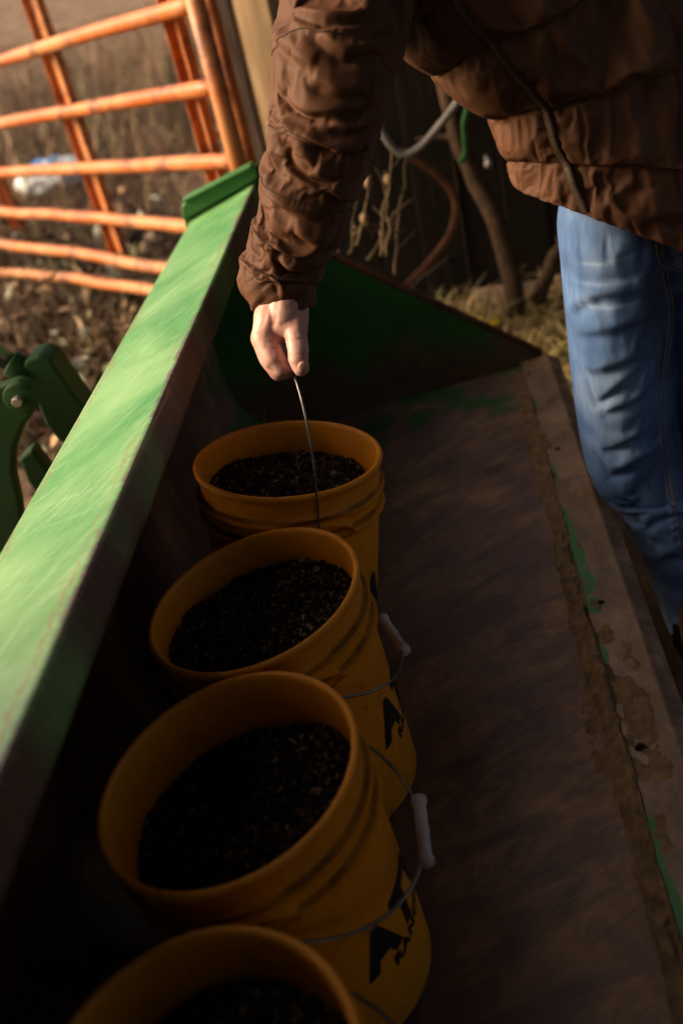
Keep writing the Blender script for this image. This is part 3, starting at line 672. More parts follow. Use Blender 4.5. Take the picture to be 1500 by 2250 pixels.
# ------------------------------------------------------------------ yellow pails with feed
PH = .3885; EAR = .317
def pail_shell():
    # outside profile: (radius, height, ring flag)
    pr = [(.118, .006, 0), (.126, .0, 0), (.1305, .006, 0), (.1335, .05, 0), (.1375, .12, 0), (.1415, .19, 0), (.1445, .25, 0), (.146, .278, 0),
          (.1462, .284, 1), (.1548, .2852, 1), (.1562, .2885, 1), (.1548, .2920, 1), (.1475, .298, 1), (.1472, .309, 1), (.1475, .3165, 2), (.1550, .3178, 2), (.1563, .3212, 2), (.1550, .3248, 2), (.1482, .329, 2),
          (.1484, .338, 0), (.1488, .350, 0), (.1500, .359, 0), (.1540, .361, 0), (.1552, .3655, 0), (.1535, .3695, 0), (.1500, .3705, 0), (.1465, .3685, 0), (.1452, .362, 0), (.1445, .34, 0), (.1415, .26, 0), (.138, .20, 0), (.1335, .12, 0), (.129, .05, 0), (.126, .012, 0), (.10, .008, 0), (.02, .008, 0)]
    n = 256; th = np.arange(n) / n * 2 * math.pi
    dth = np.abs((th + math.pi / 2) % math.pi - math.pi / 2) / R(24)        # arch over the ears at angles 0 and pi
    wdw = np.sqrt(np.clip(1 - dth ** 2, 0, 1))
    P = np.zeros((len(pr), n, 3))
    for i, (r_, z_, fl) in enumerate(pr):
        zz = z_ + (.026 * wdw if fl == 1 else (.006 * wdw if fl == 2 else 0)); rr = np.full(n, r_)
        P[i, :, 0] = rr * np.sin(th); P[i, :, 1] = -rr * np.cos(th); P[i, :, 2] = zz * 1.05
    m = MB(); m.grid(P, True); m.f.append(tuple((len(pr) - 1) * n + j for j in range(n))); m.f.append(tuple(range(n))[::-1])
    return m.mesh('shell')
SHELL = pail_shell(); SHELL.materials.append(M['pail_yellow'])
def ear_mesh(sgn):
    m = MB(); m.tube([(0, sgn * .1455, EAR), (0, sgn * .1545, EAR)], .020, 24); m.tube([(0, sgn * .15, EAR), (0, sgn * .1575, EAR)], .0075, 14)
    return bevel_mesh(m.mesh('ear'), .002, 2)
EARS = [ear_mesh(-1), ear_mesh(1)]
for e in EARS: e.materials.append(M['pail_yellow'])
def bail_pts(ang, reach):
    """wire from front ear (-y) to rear ear (+y); ang = swing from upright towards +x"""
    t = np.linspace(0, 1, 60); y = -.160 * np.cos(t * math.pi) * (1 + .0 * t)
    s = np.sin(t * math.pi) ** .75 * reach
    y = np.where(np.abs(t - .5) < .14, -.160 * np.cos(t * math.pi), y)
    P = np.stack([s * math.sin(ang), y, EAR + s * math.cos(ang)], 1)
    P = np.concatenate([[[0, -.148, EAR]], P, [[0, .148, EAR]]]); return P
def text_mesh(body, size, off, spc=1.0):
    cu = bpy.data.curves.new('txt', 'FONT'); cu.body = body; cu.size = size; cu.offset = off; cu.resolution_u = 3; cu.align_x = 'LEFT'; cu.space_character = spc
    o = bpy.data.objects.new('txt', cu); COL.objects.link(o); dg = bpy.context.evaluated_depsgraph_get(); dg.update()
    me = bpy.data.meshes.new_from_object(o.evaluated_get(dg)); bpy.data.objects.remove(o)
    bm = bmesh.new(); bm.from_mesh(me); bmesh.ops.triangulate(bm, faces=bm.faces)
    for _ in range(3):
        ed = [e for e in bm.edges if e.calc_length() > .010]
        if not ed: break
        bmesh.ops.subdivide_edges(bm, edges=ed, cuts=1); bmesh.ops.triangulate(bm, faces=bm.faces)
    bm.to_mesh(me); bm.free(); return me
def pail_radius(z): return np.interp(z, [.0, .006, .05, .12, .19, .25, .278], [.126, .1305, .1335, .1375, .1415, .1445, .146])
def lettering(a0):
    m = MB()
    for body, size, off, z0, sx, start in (('ATWOODS', .090, .0048, .126, .92, 0), ('RANCH & HOME', .023, .0011, .101, 1.2, .035)):
        me = text_mesh(body, size, off, 1.16); c = get_co(me); x = c[:, 0] * sx; z = z0 + c[:, 1]
        if size > .05: z = z0 + c[:, 1] * (1.0 + 0 * x)
        r_ = pail_radius(z) + .0009; a_ = a0 + (x + start) / .1415
        v = np.stack([r_ * np.cos(a_), r_ * np.sin(a_), z], 1)
        m.add(v, [tuple(p.vertices) for p in me.polygons]); bpy.data.meshes.remove(me)
    return m.mesh('lettering', False)
LET = lettering(R(-53)); LET.materials.append(M['black_print'])
def feed_mesh(seed, level):
    r = np.random.default_rng(seed); rad = np.interp(level, [.05, .12, .20, .26, .34], [.129, .1335, .138, .1415, .1445]) - .0015
    m = MB(); n = 40; rr = np.linspace(0.002, rad, 14); th = np.arange(n) / n * 2 * math.pi
    def hh(x, y): return level + .018 * fbm(x * 11 + seed, y * 11, o=2) + .012 * (1 - (x * x + y * y) / rad ** 2)
    X = rr[:, None] * np.cos(th); Y = rr[:, None] * np.sin(th); m.grid(np.stack([X, Y, hh(X, Y) - .004], -1), True)
    nb = m.n; nf = len(m.f)
    N = 3800; ra = rad * .985 * np.sqrt(r.uniform(0, 1, N)); aa = r.uniform(0, 2 * math.pi, N); px, py = ra * np.cos(aa), ra * np.sin(aa); pz = hh(px, py) + r.uniform(-.003, .0035, N)
    L = r.uniform(.0035, .011, N); W = r.uniform(.0018, .0036, N)
    d = r.normal(0, 1, (N, 3)); d[:, 2] *= .45; d /= np.linalg.norm(d, axis=1)[:, None]
    s = np.cross(d, [0, 0, 1.]); s /= np.linalg.norm(s, axis=1)[:, None] + 1e-9; u = np.cross(s, d)
    c = np.stack([px, py, pz], 1); V = []
    for e, k in ((-1, 1.), (1, .8)):
        for q in range(4):
            an = q * math.pi / 2 + .4
            V.append(c + d * (e * L / 2)[:, None] + (s * math.cos(an) + u * math.sin(an)) * (W * k)[:, None])
    V = np.stack(V, 1).reshape(-1, 3); k = np.arange(N) * 8; F = []
    for q in ((0, 1, 5, 4), (1, 2, 6, 5), (2, 3, 7, 6), (3, 0, 4, 7), (3, 2, 1, 0), (4, 5, 6, 7)): F.append(np.stack([k + i for i in q], 1))
    F = np.stack(F, 1).reshape(-1, 4)
    m.add(V, F.tolist()); me = m.mesh('feed', False)
    pal = np.array([(.030, .020, .014), (.045, .028, .018), (.020, .014, .011), (.11, .065, .033), (.26, .15, .07), (.055, .035, .022), (.028, .019, .013)])
    cc = .7 * pal[r.choice(7, N, p=[.20, .18, .18, .19, .10, .1, .05])] * r.uniform(.7, 1.3, (N, 1))
    tint_faces(me, np.concatenate([np.tile([[.018, .012, .009]], (nf, 1)), np.repeat(cc, 6, axis=0)])); me.materials.append(M['feed']); return me
PAILS = [  # rim centre, lean, spin of the ears, bail swing, reach, label
    ((-.301, 1.338, .608), (R(-6), R(8.5)), R(21), R(1.0), .252, .334, 'yellow feed pail lifted by the hand on its wire bail'),
    ((-.332, 1.022, .572), (0, R(-6)), R(22), R(122), .195, .334, 'yellow feed pail just in front of the lifted one, grip behind its right side'),
    ((-.324, .708, .572), (0, R(-6.5)), R(4), R(119), .205, .306, 'yellow feed pail whose white bail grip hangs clear over the bucket floor'),
    ((-.308, .364, .570), (0, R(-6.5)), R(3), R(118), .205, .312, 'nearest yellow feed pail, cut off by the bottom of the photo')]
for k, (rim, (rx, ry), rz, sw, reach, lvl, lab) in enumerate(PAILS):
    rot = Matrix.Rotation(ry, 3, 'Y') @ Matrix.Rotation(rx, 3, 'X') @ Matrix.Rotation(rz, 3, 'Z')
    base = Vector(rim) - rot @ Vector((0, 0, PH))
    if k: base.z = float(fz(base.x)) + .002
    t = thing('feed_pail', lab, 'pail', base, 'yellow feed pails in the loader bucket'); t.rotation_euler = rot.to_euler()
    def ch(name, me, mat=None, par=t): return link(name, me, mat, par, world=False)
    ch('shell', SHELL); ch('ear', EARS[0]); ch('ear', EARS[1]); ch('lettering', LET)
    bp = bail_pts(sw, reach); m = MB(); m.tube(bp, .0021, 8); bl = ch('bail', m.mesh('bail'), M['wire'])
    mid = bp[22:41]; m = MB(); q = np.linspace(0, 1, 19); gc = bp[31]
    gp = np.stack([np.full(19, gc[0]), np.linspace(-.046, .046, 19) * (.8 if k == 0 else 1) + (.012 if k == 0 else 0), np.full(19, gc[2])], 1)
    gr_ = .0076 + .0020 * (np.abs(q - .5) > .44) + .001 * (np.abs(q - .5) < .03); m.tube(gp, gr_, 16)
    g_ = link('grip', m.mesh('grip'), M['grip_white'], bl, world=False)
    f = link('pail_feed', feed_mesh(11 + k, lvl), None); f.matrix_world = Matrix.Translation(base) @ rot.to_4x4()
    tag(f, ['dark pelleted feed filling the lifted pail', 'dark pelleted feed in the pail in front of the lifted one', 'dark pelleted feed in the pail with the white grip showing', 'dark pelleted feed in the nearest pail, cut off by the photo'][k], 'feed', 'feed in the pails', 'stuff')

# ------------------------------------------------------------------ things in the dark behind the person
def rope(name, pts, Y, rad, mat, label, cat):
    P = catmull(np.array([at_y(x, y, Y) for x, y in pts]), np.linspace(0, len(pts) - 1, 60)); m = MB(); m.tube(P, rad, 12)
    return tag(link(name, m.mesh(name), mat), label, cat)
rope('grey_hose', [(800, 150), (822, 240), (845, 300), (880, 338), (920, 325), (965, 275), (1010, 215), (1060, 120)], 2.75, .011, M['hose_grey'], 'grey hose hanging in a loop behind the arm', 'hose')
rope('green_rope', [(1060, 150), (1022, 255), (1020, 300), (1022, 335), (1010, 358)], 2.8, .009, M['rope_green'], 'short green rope end hanging beside the jacket hem', 'rope')
rope('rusty_pipe', [(880, 330), (960, 385), (1000, 440), (990, 510), (940, 580), (885, 635), (850, 680)], 3.0, .013, M['rust'], 'rusty bent pipe curving down behind the bucket end', 'pipe')
def log(p0, p1, r0, r1, lab, seed): tag(link('leaning_log', branch_mesh(p0, p1, r0, r1, seed, 1, .05), M['bark']), lab, 'log', 'logs leaning on the plank wall')
log(at_y(1150, 690, 3.05), at_y(975, 170, 3.3), .034, .024, 'thick bark log leaning on the plank wall', 3)
log(at_y(1180, 660, 3.1), at_y(1260, 480, 3.25), .030, .02, 'short log leaning the other way beside the jeans', 5)
m = MB(); q = at_y(1072, 360, 3.3); m.ellipsoid(q, (.013, .015, .015)); m.tube([q, q + [0, .1, 0]], .006, 8); tag(link('insulator', m.mesh('insulator'), M['porcelain']), 'pale round fence insulator on the dark plank wall', 'insulator')
WE = [((835, 570), (862, 330)), ((850, 560), (850, 380)), ((780, 540), (815, 395)), ((770, 520), (905, 440)), ((780, 500), (900, 515)), ((810, 575), (870, 480)), ((760, 560), (790, 430)), ((860, 600), (890, 330))]
ws = thing('dead_weed', 'pale dead weed stalks standing behind the bucket end', 'weed', tuple(at_y(830, 600, 2.6)))
for k, (a_, b_) in enumerate(WE):
    link('stalk', branch_mesh(at_y(*a_, 2.55 + .02 * k), at_y(*b_, 2.6 + .03 * k), .005, .0025, 20 + k, 2, .08), M['stalk'], ws)
for k, (x, y) in enumerate(((808, 402), (852, 395), (843, 515), (800, 480))):
    m = MB(); m.ellipsoid(at_y(x, y, 2.62), (.012, .012, .016), None, 8, 6); link('seed_head', m.mesh('seed_head'), M['twig'], ws)

# ---- cloth folds: creases run along lines drawn on the side of the garment that faces the bucket and the viewer
def carve(c, n, folds):
    d = c - CAM; z = d @ EZ; px = 750 + FPX * (d @ EX) / z; py = 1125 + FPX * (d @ EY) / z
    face = sstep(.0, .35, -(n * (d / np.linalg.norm(d, axis=1)[:, None])).sum(1))
    out = np.zeros(len(c))
    for line, depth, w_, bulge in folds:
        L = catmull(np.array(line, float), np.linspace(0, len(line) - 1, 24)); best = np.full(len(c), 1e9); sg = np.zeros(len(c)); tpar = np.zeros(len(c))
        lo, hi = L.min(0) - 60, L.max(0) + 60
        idx = np.nonzero((px > lo[0]) & (px < hi[0]) & (py > lo[1]) & (py < hi[1]) & (face > 0))[0]
        if not len(idx): continue
        x, y = px[idx], py[idx]; bb_ = np.full(len(idx), 1e9); ss = np.zeros(len(idx)); tp = np.zeros(len(idx))
        for i in range(23):
            a0, b0 = L[i], L[i + 1]; e = b0 - a0; l2 = e @ e
            t_ = ((x - a0[0]) * e[0] + (y - a0[1]) * e[1]) / l2; tc = np.clip(t_, 0, 1)
            dx, dy = x - a0[0] - tc * e[0], y - a0[1] - tc * e[1]; q = np.hypot(dx, dy); m_ = q < bb_
            cr = (e[0] * dy - e[1] * dx) / math.sqrt(l2)
            bb_[m_] = q[m_]; ss[m_] = np.sign(cr[m_]) * q[m_]; tp[m_] = (i + tc[m_]) / 23
        tap = np.sin(math.pi * np.clip(tp * .92 + .04, 0, 1)) ** .6
        s_ = ss / w_
        v = -depth * np.where(s_ > 0, np.exp(-(s_ / 1.5) ** 2), np.exp(-(s_ / .55) ** 2)) + bulge * np.exp(-((s_ + 1.9) / 1.5) ** 2)
        out[idx] += v * tap * face[idx]
    return out
# ------------------------------------------------------------------ the person
HZ = 1.408
def hp_(u, v, d=0): return at(u, v, HZ + d)
K = HZ / FPX
hip_r = at(1350, 560, 1.60); hip_l = at(1562, 560, 1.66)
neck = at(860, -400, 1.36)
person = thing('person', 'person in brown quilted jacket and blue jeans lifting a pail by its bail', 'person', (.42, 1.62, 0))

# skin: head, neck, hand and the limbs inside the clothes, one mesh
fine = MB()
def fc(P, r): fine.chain([hp_(*p) for p in P], [x * K for x in r])
# palm: wrist to the four knuckles
W = (628, 640, .02)
fc([(634, 560, .02), W], [46, 44])
fc([(614, 648, .010), (598, 700, .004), (578, 741, .000)], [42, 41, 27])          # index side of the back of the hand
fc([(618, 650, .020), (600, 700, .020), (576, 744, .022)], [40, 38, 26])
fc([(628, 655, .030), (608, 705, .038), (584, 748, .044)], [36, 34, 24])
fc([(638, 660, .036), (622, 708, .050), (600, 748, .062)], [30, 28, 21])
fc([(628, 655, -.002), (626, 694, -.004), (632, 718, -.006)], [44, 41, 26])
# index finger nearest the viewer, curled under the wire grip
fc([(580, 744, .000), (601, 786, -.003), (618, 806, .000)], [28, 26, 20])
fc([(617, 808, .000), (636, 806, .010), (640, 786, .016)], [19, 16, 14])
fc([(576, 744, .022), (592, 788, .020), (612, 818, .022)], [25, 23, 20]); fc([(612, 818, .022), (636, 814, .026), (642, 790, .028)], [20, 17, 15])
fc([(584, 748, .044), (598, 790, .043), (616, 818, .043)], [23, 21, 18]); fc([(616, 818, .043), (638, 812, .044), (645, 788, .044)], [18, 16, 14])
fc([(600, 748, .062), (610, 784, .062), (624, 808, .062)], [20, 17, 15]); fc([(624, 808, .062), (640, 804, .062), (646, 786, .060)], [15, 14, 12])
fc([(598, 712, .002), (640, 716, -.008)], [32, 29]); fc([(606, 738, .006), (636, 736, .000)], [17, 17])
# thumb leaves the side of the palm near the wrist and points down
fc([(646, 655, .012), (648, 700, -.004), (650, 738, -.014)], [33, 30, 25])
fc([(650, 738, -.014), (655, 768, -.021), (655, 788, -.021), (661, 808, -.018)], [25, 23, 21.5, 18.5])
fine_me = remesh(fine, .0017, 3)
c = get_co(fine_me); n_ = get_no(fine_me)
c += n_ * (.0007 * fbm(c[:, 0] * 120, c[:, 1] * 120, c[:, 2] * 120))[:, None]
HF = [([(588, 748), (606, 752), (626, 748)], .0011, 3.2, .0007), ([(590, 760), (608, 764), (626, 760)], .0009, 2.8, .0006), ([(604, 792), (616, 796), (628, 790)], .0007, 2.6, .0004),
      ([(640, 776), (654, 779), (672, 775)], .0008, 2.6, .0006), ([(641, 783), (655, 786), (673, 782)], .0006, 2.2, .0003), ([(640, 742), (650, 746), (668, 742)], .0006, 3, .0004),
      ([(590, 668), (582, 700), (574, 728)], .0008, 6, .0006), ([(612, 664), (606, 700), (596, 728)], .0007, 6, .0006), ([(630, 742), (628, 752), (626, 764)], .0022, 4.5, .0006)]
c += n_ * carve(c, n_, HF)[:, None]
set_co(fine_me, c)

body = MB()
sh_r = at(775, -190, 1.34); sh_l = at(1100, -372, 1.42)
pel = (hip_r + hip_l) / 2 + [0, .02, .05]; chest = at(985, -215, 1.40)
body.chain([pel, (pel * .55 + chest * .45), chest], [.11, .11, .12]); body.chain([chest, neck], [.10, .055])
body.chain([sh_r, chest, sh_l], [.055, .09, .055])
elb_r = at(705, 300, 1.30); body.chain([sh_r, elb_r, hp_(634, 560, .02)], [.05, .042, .032])
elb_l = sh_l + np.array([.20, .02, -.22]); han_l = elb_l + np.array([.02, -.16, -.14]); body.chain([sh_l, elb_l, han_l], [.05, .042, .032])
body.chain([han_l, han_l + [0, -.05, -.05]], [.035, .035])
knee_r = at(1385, 965, 1.80); ank_r = at(1540, 1385, 1.93); knee_l = knee_r + [.165, .03, .0]; ank_l = ank_r + [.20, .06, .0]
for a_, b_, c_ in ((hip_r, knee_r, ank_r), (hip_l, knee_l, ank_l)): body.chain([a_, b_, c_], [.070, .042, .030])
hd = neck + np.array([-.07, -.07, .14])           # head, bent towards the pail
fwd = _n(np.array([-.55, -.6, -.45])); upv = _n(np.array([-.35, -.25, .9])); upv = _n(upv - fwd * upv.dot(fwd)); sidev = np.cross(fwd, upv)
RH = np.array([sidev, fwd, upv]).T
body.ellipsoid(hd, (.074, .095, .112), RH); body.ellipsoid(hd + fwd * .025 - upv * .055, (.056, .072, .068), RH)
body.chain([neck, hd - upv * .04 - fwd * .02], [.056, .054])
body.chain([hd + fwd * .088 + upv * .012, hd + fwd * .112 - upv * .028], [.010, .015])
body.ellipsoid(hd + fwd * .096 - upv * .062, (.024, .008, .009), RH)
for s in (-1, 1):
    body.ellipsoid(hd + sidev * s * .076 - upv * .012, (.010, .020, .032), RH, 14, 10)
    body.ellipsoid(hd + sidev * s * .032 + fwd * .080 + upv * .006, (.014, .010, .010), RH, 12, 8)
body_me = remesh(body, .008, 3)
bmj = bmesh.new(); bmj.from_mesh(body_me); bmj.from_mesh(fine_me)
bme = bpy.data.meshes.new('body'); bmj.to_mesh(bme); bmj.free(); bme.polygons.foreach_set('use_smooth', [True] * len(bme.polygons))
body_o = link('body', bme, M['skin'], person)
hair = MB(); hair.ellipsoid(hd + upv * .016 - fwd * .018, (.082, .098, .112), RH, 40, 26); hm = hair.mesh('hair'); c = get_co(hm); n_ = get_no(hm)
set_co(hm, c + n_ * (.006 * fbm(c[:, 0] * 60, c[:, 1] * 60, c[:, 2] * 18))[:, None]); link('hair', hm, M['hair'], person)
for s in (-1, 1):
    m = MB(); m.ellipsoid(hd + sidev * s * .032 + fwd * .086 + upv * .006, (.011, .007, .007), RH, 14, 10); link('eye', m.mesh('eye'), M['black_print'], person)
m = MB(); m.ellipsoid(hp_(666, 806, -.0325), (.0082, .0030, .0085), Matrix.Rotation(.25, 3, 'Z'), 16, 10); link('thumbnail', m.mesh('thumbnail'), M['nail'], person)

def settle(P, pin, name, frames=22, grow=.12, pressure=1.2, bend=.25, wrap=True, stiff=12., grav=1.0):
    """let a grid of cloth (rows, columns, 3), cut a little too large and held at its stitched rows, find its own folds"""
    mb_ = MB(); mb_.grid(P, wrap); me = mb_.mesh(name); o = bpy.data.objects.new(name, me); COL.objects.link(o)
    g = o.vertex_groups.new(name='pin'); w_ = pin.ravel()
    for lv in np.unique(np.round(w_[w_ > 0], 2)): g.add(np.nonzero(np.abs(w_ - lv) < .006)[0].tolist(), float(lv), 'REPLACE')
    m = o.modifiers.new('cloth', 'CLOTH'); c = m.settings
    c.quality = 5; c.mass = .25; c.air_damping = 2.5; c.tension_stiffness = stiff; c.compression_stiffness = stiff; c.shear_stiffness = stiff * .35
    c.tension_damping = 4; c.compression_damping = 4; c.shear_damping = 4; c.bending_stiffness = bend; c.bending_damping = .6
    c.vertex_group_mass = 'pin'; c.pin_stiffness = 1.0; c.shrink_min = -grow; c.use_pressure = True; c.uniform_pressure_force = pressure
    c.effector_weights.gravity = grav; m.collision_settings.use_collision = False; m.point_cache.frame_start = 1; m.point_cache.frame_end = frames + 1
    for f in range(1, frames + 1): sc.frame_set(f)
    dg = bpy.context.evaluated_depsgraph_get(); ev = o.evaluated_get(dg)
    t_ = bpy.data.meshes.new_from_object(ev); Q = get_co(t_).reshape(P.shape).copy()
    bpy.data.objects.remove(o); bpy.data.meshes.remove(me); bpy.data.meshes.remove(t_); sc.frame_set(1)
    return Q
def refine(me, name):
    o = bpy.data.objects.new('tmp', me); COL.objects.link(o); m = o.modifiers.new('s', 'SUBSURF'); m.levels = 1; m.render_levels = 1
    dg = bpy.context.evaluated_depsgraph_get(); dg.update(); out = bpy.data.meshes.new_from_object(o.evaluated_get(dg)); out.name = name
    bpy.data.objects.remove(o); out.polygons.foreach_set('use_smooth', [True] * len(out.polygons)); return out
# ---- jacket: torso tube, two sleeves
def crease(x, y, z=0.): return np.maximum(0, ridge(x, y, z) - .55) / .45
TK = [((1425, 515, 1.600), (1122, 408, 1.59)), ((1382, 372, 1.570), (1102, 352, 1.56)), ((1318, 188, 1.520), (1048, 270, 1.50)), ((1182, 30, 1.455), (932, 176, 1.44)),
      ((1088, -65, 1.420), (842, 86, 1.41)), ((1012, -160, 1.395), (776, -4, 1.39)), ((945, -260, 1.375), (725, -110, 1.37)), ((885, -350, 1.36), (740, -250, 1.36)), ((858, -405, 1.352), (795, -372, 1.352))]
Ck = np.array([at(*a_) for a_, b_ in TK]); Sk = (np.array([at(*b_) for a_, b_ in TK]) - Ck) * np.array([.93, .91, .90, .90, .90, .90, .92, 1, 1])[:, None]
dpt = [.150, .152, .150, .145, .142, .138, .125, .105, .062]
Fk = []
for i in range(len(TK)):
    ax = Ck[min(i + 1, 8)] - Ck[max(i - 1, 0)]; f = np.cross(Sk[i], ax); f = _n(f)
    if f[1] > 0: f = -f
    if i == 0: f = _n(f + np.array([0, 0, -.1]))
    Fk.append(f * dpt[i])
Fk = np.array(Fk)
NT, NU = 172, 288
tt = np.linspace(0, 8, NT); uu = np.arange(NU) / NU
C_, S_, F_ = catmull(Ck, tt), catmull(Sk, tt), catmull(Fk, tt)
ph = uu * 2 * math.pi
cs, sn = np.cos(ph), np.sin(ph); e_ = .86
cs_, sn_ = np.sign(cs) * np.abs(cs) ** e_, np.sign(sn) * np.abs(sn) ** e_
P = C_[:, None] + cs_[None, :, None] * S_[:, None] + sn_[None, :, None] * F_[:, None]
T, U = np.meshgrid(tt, uu, indexing='ij')
cu, su = np.cos(2 * math.pi * U), np.sin(2 * math.pi * U)
def cyl(fu, ft, k=0., warp=0.):       # noise that closes round the body: fu features round, ft along
    w_ = warp * fbm(cu * 1.3 + k, su * 1.3, T * 1.1) if warp else 0
    return cu * fu / 6.28 + k * 13.7 + w_, su * fu / 6.28 + w_, T * ft + k * 3.1
wob = .10 * fbm(cu * 1.2, su * 1.2, T * .7 + 4)      # seams are not perfectly level
Ts = T + wob * sstep(.2, 1, T)
# --- start shape
fr = Ts - np.floor(Ts); near = 1 - np.sin(math.pi * fr) ** .8
disp = .010 * np.sin(math.pi * fr) ** .7 * np.where(T < 1, .8, 1)
a_, b_, c_ = cyl(7, .8, 4, .8); disp += .010 * vnoise(a_, b_, c_)
a_, b_, c_ = cyl(34, .9, 2, .6); disp += .0035 * vnoise(a_, b_, c_)
a_, b_, c_ = cyl(80, 1.2, 1, .6); disp += .0022 * vnoise(a_, b_, c_)
sd = np.abs(Ts - np.round(Ts)); disp -= .004 * np.exp(-(sd / .03) ** 2)                    # stitch groove
dz_ = (P + (P - C_[:, None]) * .08) - CAM; wz_ = dz_ @ EZ; zx_, zy_ = 750 + FPX * (dz_ @ EX) / wz_, 1125 + FPX * (dz_ @ EY) / wz_
ztx = np.interp(zy_, [-600, -200, 0, 130, 220, 380, 455, 560], [600, 860, 990, 1098, 1180, 1242, 1278, 1345])
u0_, u1_ = int(.06 * NU), int(.30 * NU)
UZr = (u0_ + np.argmin(np.abs(zx_ - ztx)[:, u0_:u1_], axis=1)) / NU                  # zip position round the body, row by row
UZr = np.convolve(np.pad(UZr, 12, mode='edge'), np.ones(25) / 25, 'valid')
zd = np.abs(U - UZr[:, None]) * 2 * math.pi * .18
disp -= .004 * np.exp(-(zd / .016) ** 2)

disp *= 1 - .75 * sstep(7.2, 8, T)
hemw = np.exp(-(T / .10) ** 2); disp = disp * (1 - .5 * hemw) + hemw * .004
rad_ = P - C_[:, None]; rad_ /= np.linalg.norm(rad_, axis=2)[..., None]
Pd = P + rad_ * disp[..., None]
pin = np.zeros((NT, NU)); sr = np.abs(Ts - np.round(Ts)); rowstep = 8. / NT
pin[(sr < rowstep * .52) & (np.round(Ts) >= 1)] = 1.0
pin[0] = 1; pin[-1] = 1; pin[T > 6.2] = 1; pin[zd < .0045] = 1; pin[(U > .52) & (U < .98)] = 1
Pd = settle(Pd, pin, 'jacket', 16, .085, 1.9, .16, grav=.3)
rad_ = Pd - C_[:, None]; rad_ /= np.linalg.norm(rad_, axis=2)[..., None]
inn = []
for q, dz in ((.97, .004), (.93, .015), (.88, .06)):
    axd = _n(Ck[1] - Ck[0]); inn.append(C_[0] + (Pd[0] - C_[0]) * q + axd * dz)
jk = MB(); jk.grid(np.concatenate([np.array(inn[::-1]), Pd]), True)
jo = link('jacket', refine(jk.mesh('tmp'), 'jacket'), M['jacket'], person)

THREADS = []
def sleeve(pts, rads, n_t, n_u, seed, folds=None, seams=(1.25, 2.2, 3.1, 4.0, 4.8)):
    Cs = np.array(pts); m_ = len(Cs) - 1; t = np.linspace(0, m_, n_t); C = catmull(Cs, t); r_ = np.interp(t, np.arange(m_ + 1), rads) if False else catmull(np.array(rads)[:, None], t)[:, 0]
    tg = np.gradient(C, axis=0); tg /= np.linalg.norm(tg, axis=1)[:, None]
    a = _n(np.cross(tg[0], [0, 1., 0])); A_ = []
    for i in range(n_t): a = _n(a - tg[i] * a.dot(tg[i])); A_.append(a)
    A_ = np.array(A_); B_ = np.cross(tg, A_); u = np.arange(n_u) / n_u * 2 * math.pi
    D_ = np.cos(u)[None, :, None] * A_[:, None] + np.sin(u)[None, :, None] * B_[:, None]
    T_, U_ = np.meshgrid(t, u, indexing='ij'); x, y = np.cos(U_), np.sin(U_)
    w1 = fbm(x * .9 + seed, y * .9, T_ * .55, 3)
    bl_ = lambda *q_: np.abs(vnoise(*q_)) ** .85
    k1, k2 = (.12, .0) if folds else (.8, .3)
    f1 = bl_(T_ * 1.35 + .75 * x + .5 * y + 1.5 * w1, x * .7 + seed, y * .7)             # soft slanting folds with sharp valleys
    f2 = bl_(T_ * 2.5 - .6 * x + 2.0 * w1, x * 1.0 + seed + 7, y * 1.0)
    lo = sstep(.6, 2.2, T_)
    d = -.004 + k1 * .020 * f1 + k2 * .009 * f2 * (.4 + .6 * lo)
    d += .003 * vnoise(x * 2.2 + seed, y * 2.2, T_ * 3) + .0004 * vnoise(x * 6, y * 6 + seed, T_ * 8 + w1 * 3)
    for s_ in ([] if folds else seams):
        q = T_ - s_ - .07 * x + .05 * vnoise(x * 2 + s_, y * 2, 0.)
        d += -.0042 * np.exp(-(q / .022) ** 2) + .0022 * np.exp(-((np.abs(q) - .12) / .09) ** 2) + .0022 * np.exp(-(q / .13) ** 2) * vnoise(x * 9, y * 9 + s_ * 3, T_ * 2)
    d += .006 * np.exp(-((T_ - m_ + .18) / .12) ** 2) * vnoise(x * 7, y * 7, 2.0)
    d *= .35 + .65 * sstep(0, .8, T_)
    end = np.exp(-((T_ - m_) / .10) ** 2); d = d * (1 - end * .8) + end * .002 * vnoise(x * 11, y * 11, 4.)
    Pq = C[:, None] + D_ * (r_[:, None] + d)[..., None]
    if folds:
        m0 = MB(); m0.grid(Pq); nn = get_no(m0.mesh('tmp'))
        if (nn.reshape(Pq.shape) * D_).sum() < 0: nn = -nn
        cv = 1.1 * carve(Pq.reshape(-1, 3), nn, folds).reshape(T_.shape)
        Pq = Pq + D_ * cv[..., None] + tg[:, None] * np.maximum(cv, 0)[..., None] * .55
    if folds:
        pin = np.zeros(T_.shape); st = m_ / n_t
        for s_ in seams: pin[np.abs(T_ - s_ - .07 * x + .05 * vnoise(x * 2 + s_, y * 2, 0.)) < st * .52] = .85
        pin[:int(.10 * n_t)] = 1; pin[-1] = 1; pin[(T_ > 7.9)] = 1
        Pq = settle(Pq, pin, 'sleeve', 16, .055, 2.4, .8, grav=.3)
        for s_ in seams:
            tl = np.abs(T_ - s_ - .07 * x + .05 * vnoise(x * 2 + s_, y * 2, 0.)); ii = np.argmin(tl, 0); THREADS.append(Pq[ii, np.arange(n_u)] + D_[ii, np.arange(n_u)] * .0009)
    tail = [C[-1] - tg[-1] * k_ + (Pq[-1] - C[-1]) * s_ for s_, k_ in ((.94, .002), (.88, .008), (.85, .03))]
    mm = MB(); mm.grid(np.concatenate([Pq, np.array(tail)]), True); return refine(mm.mesh('tmp'), 'sleeve')
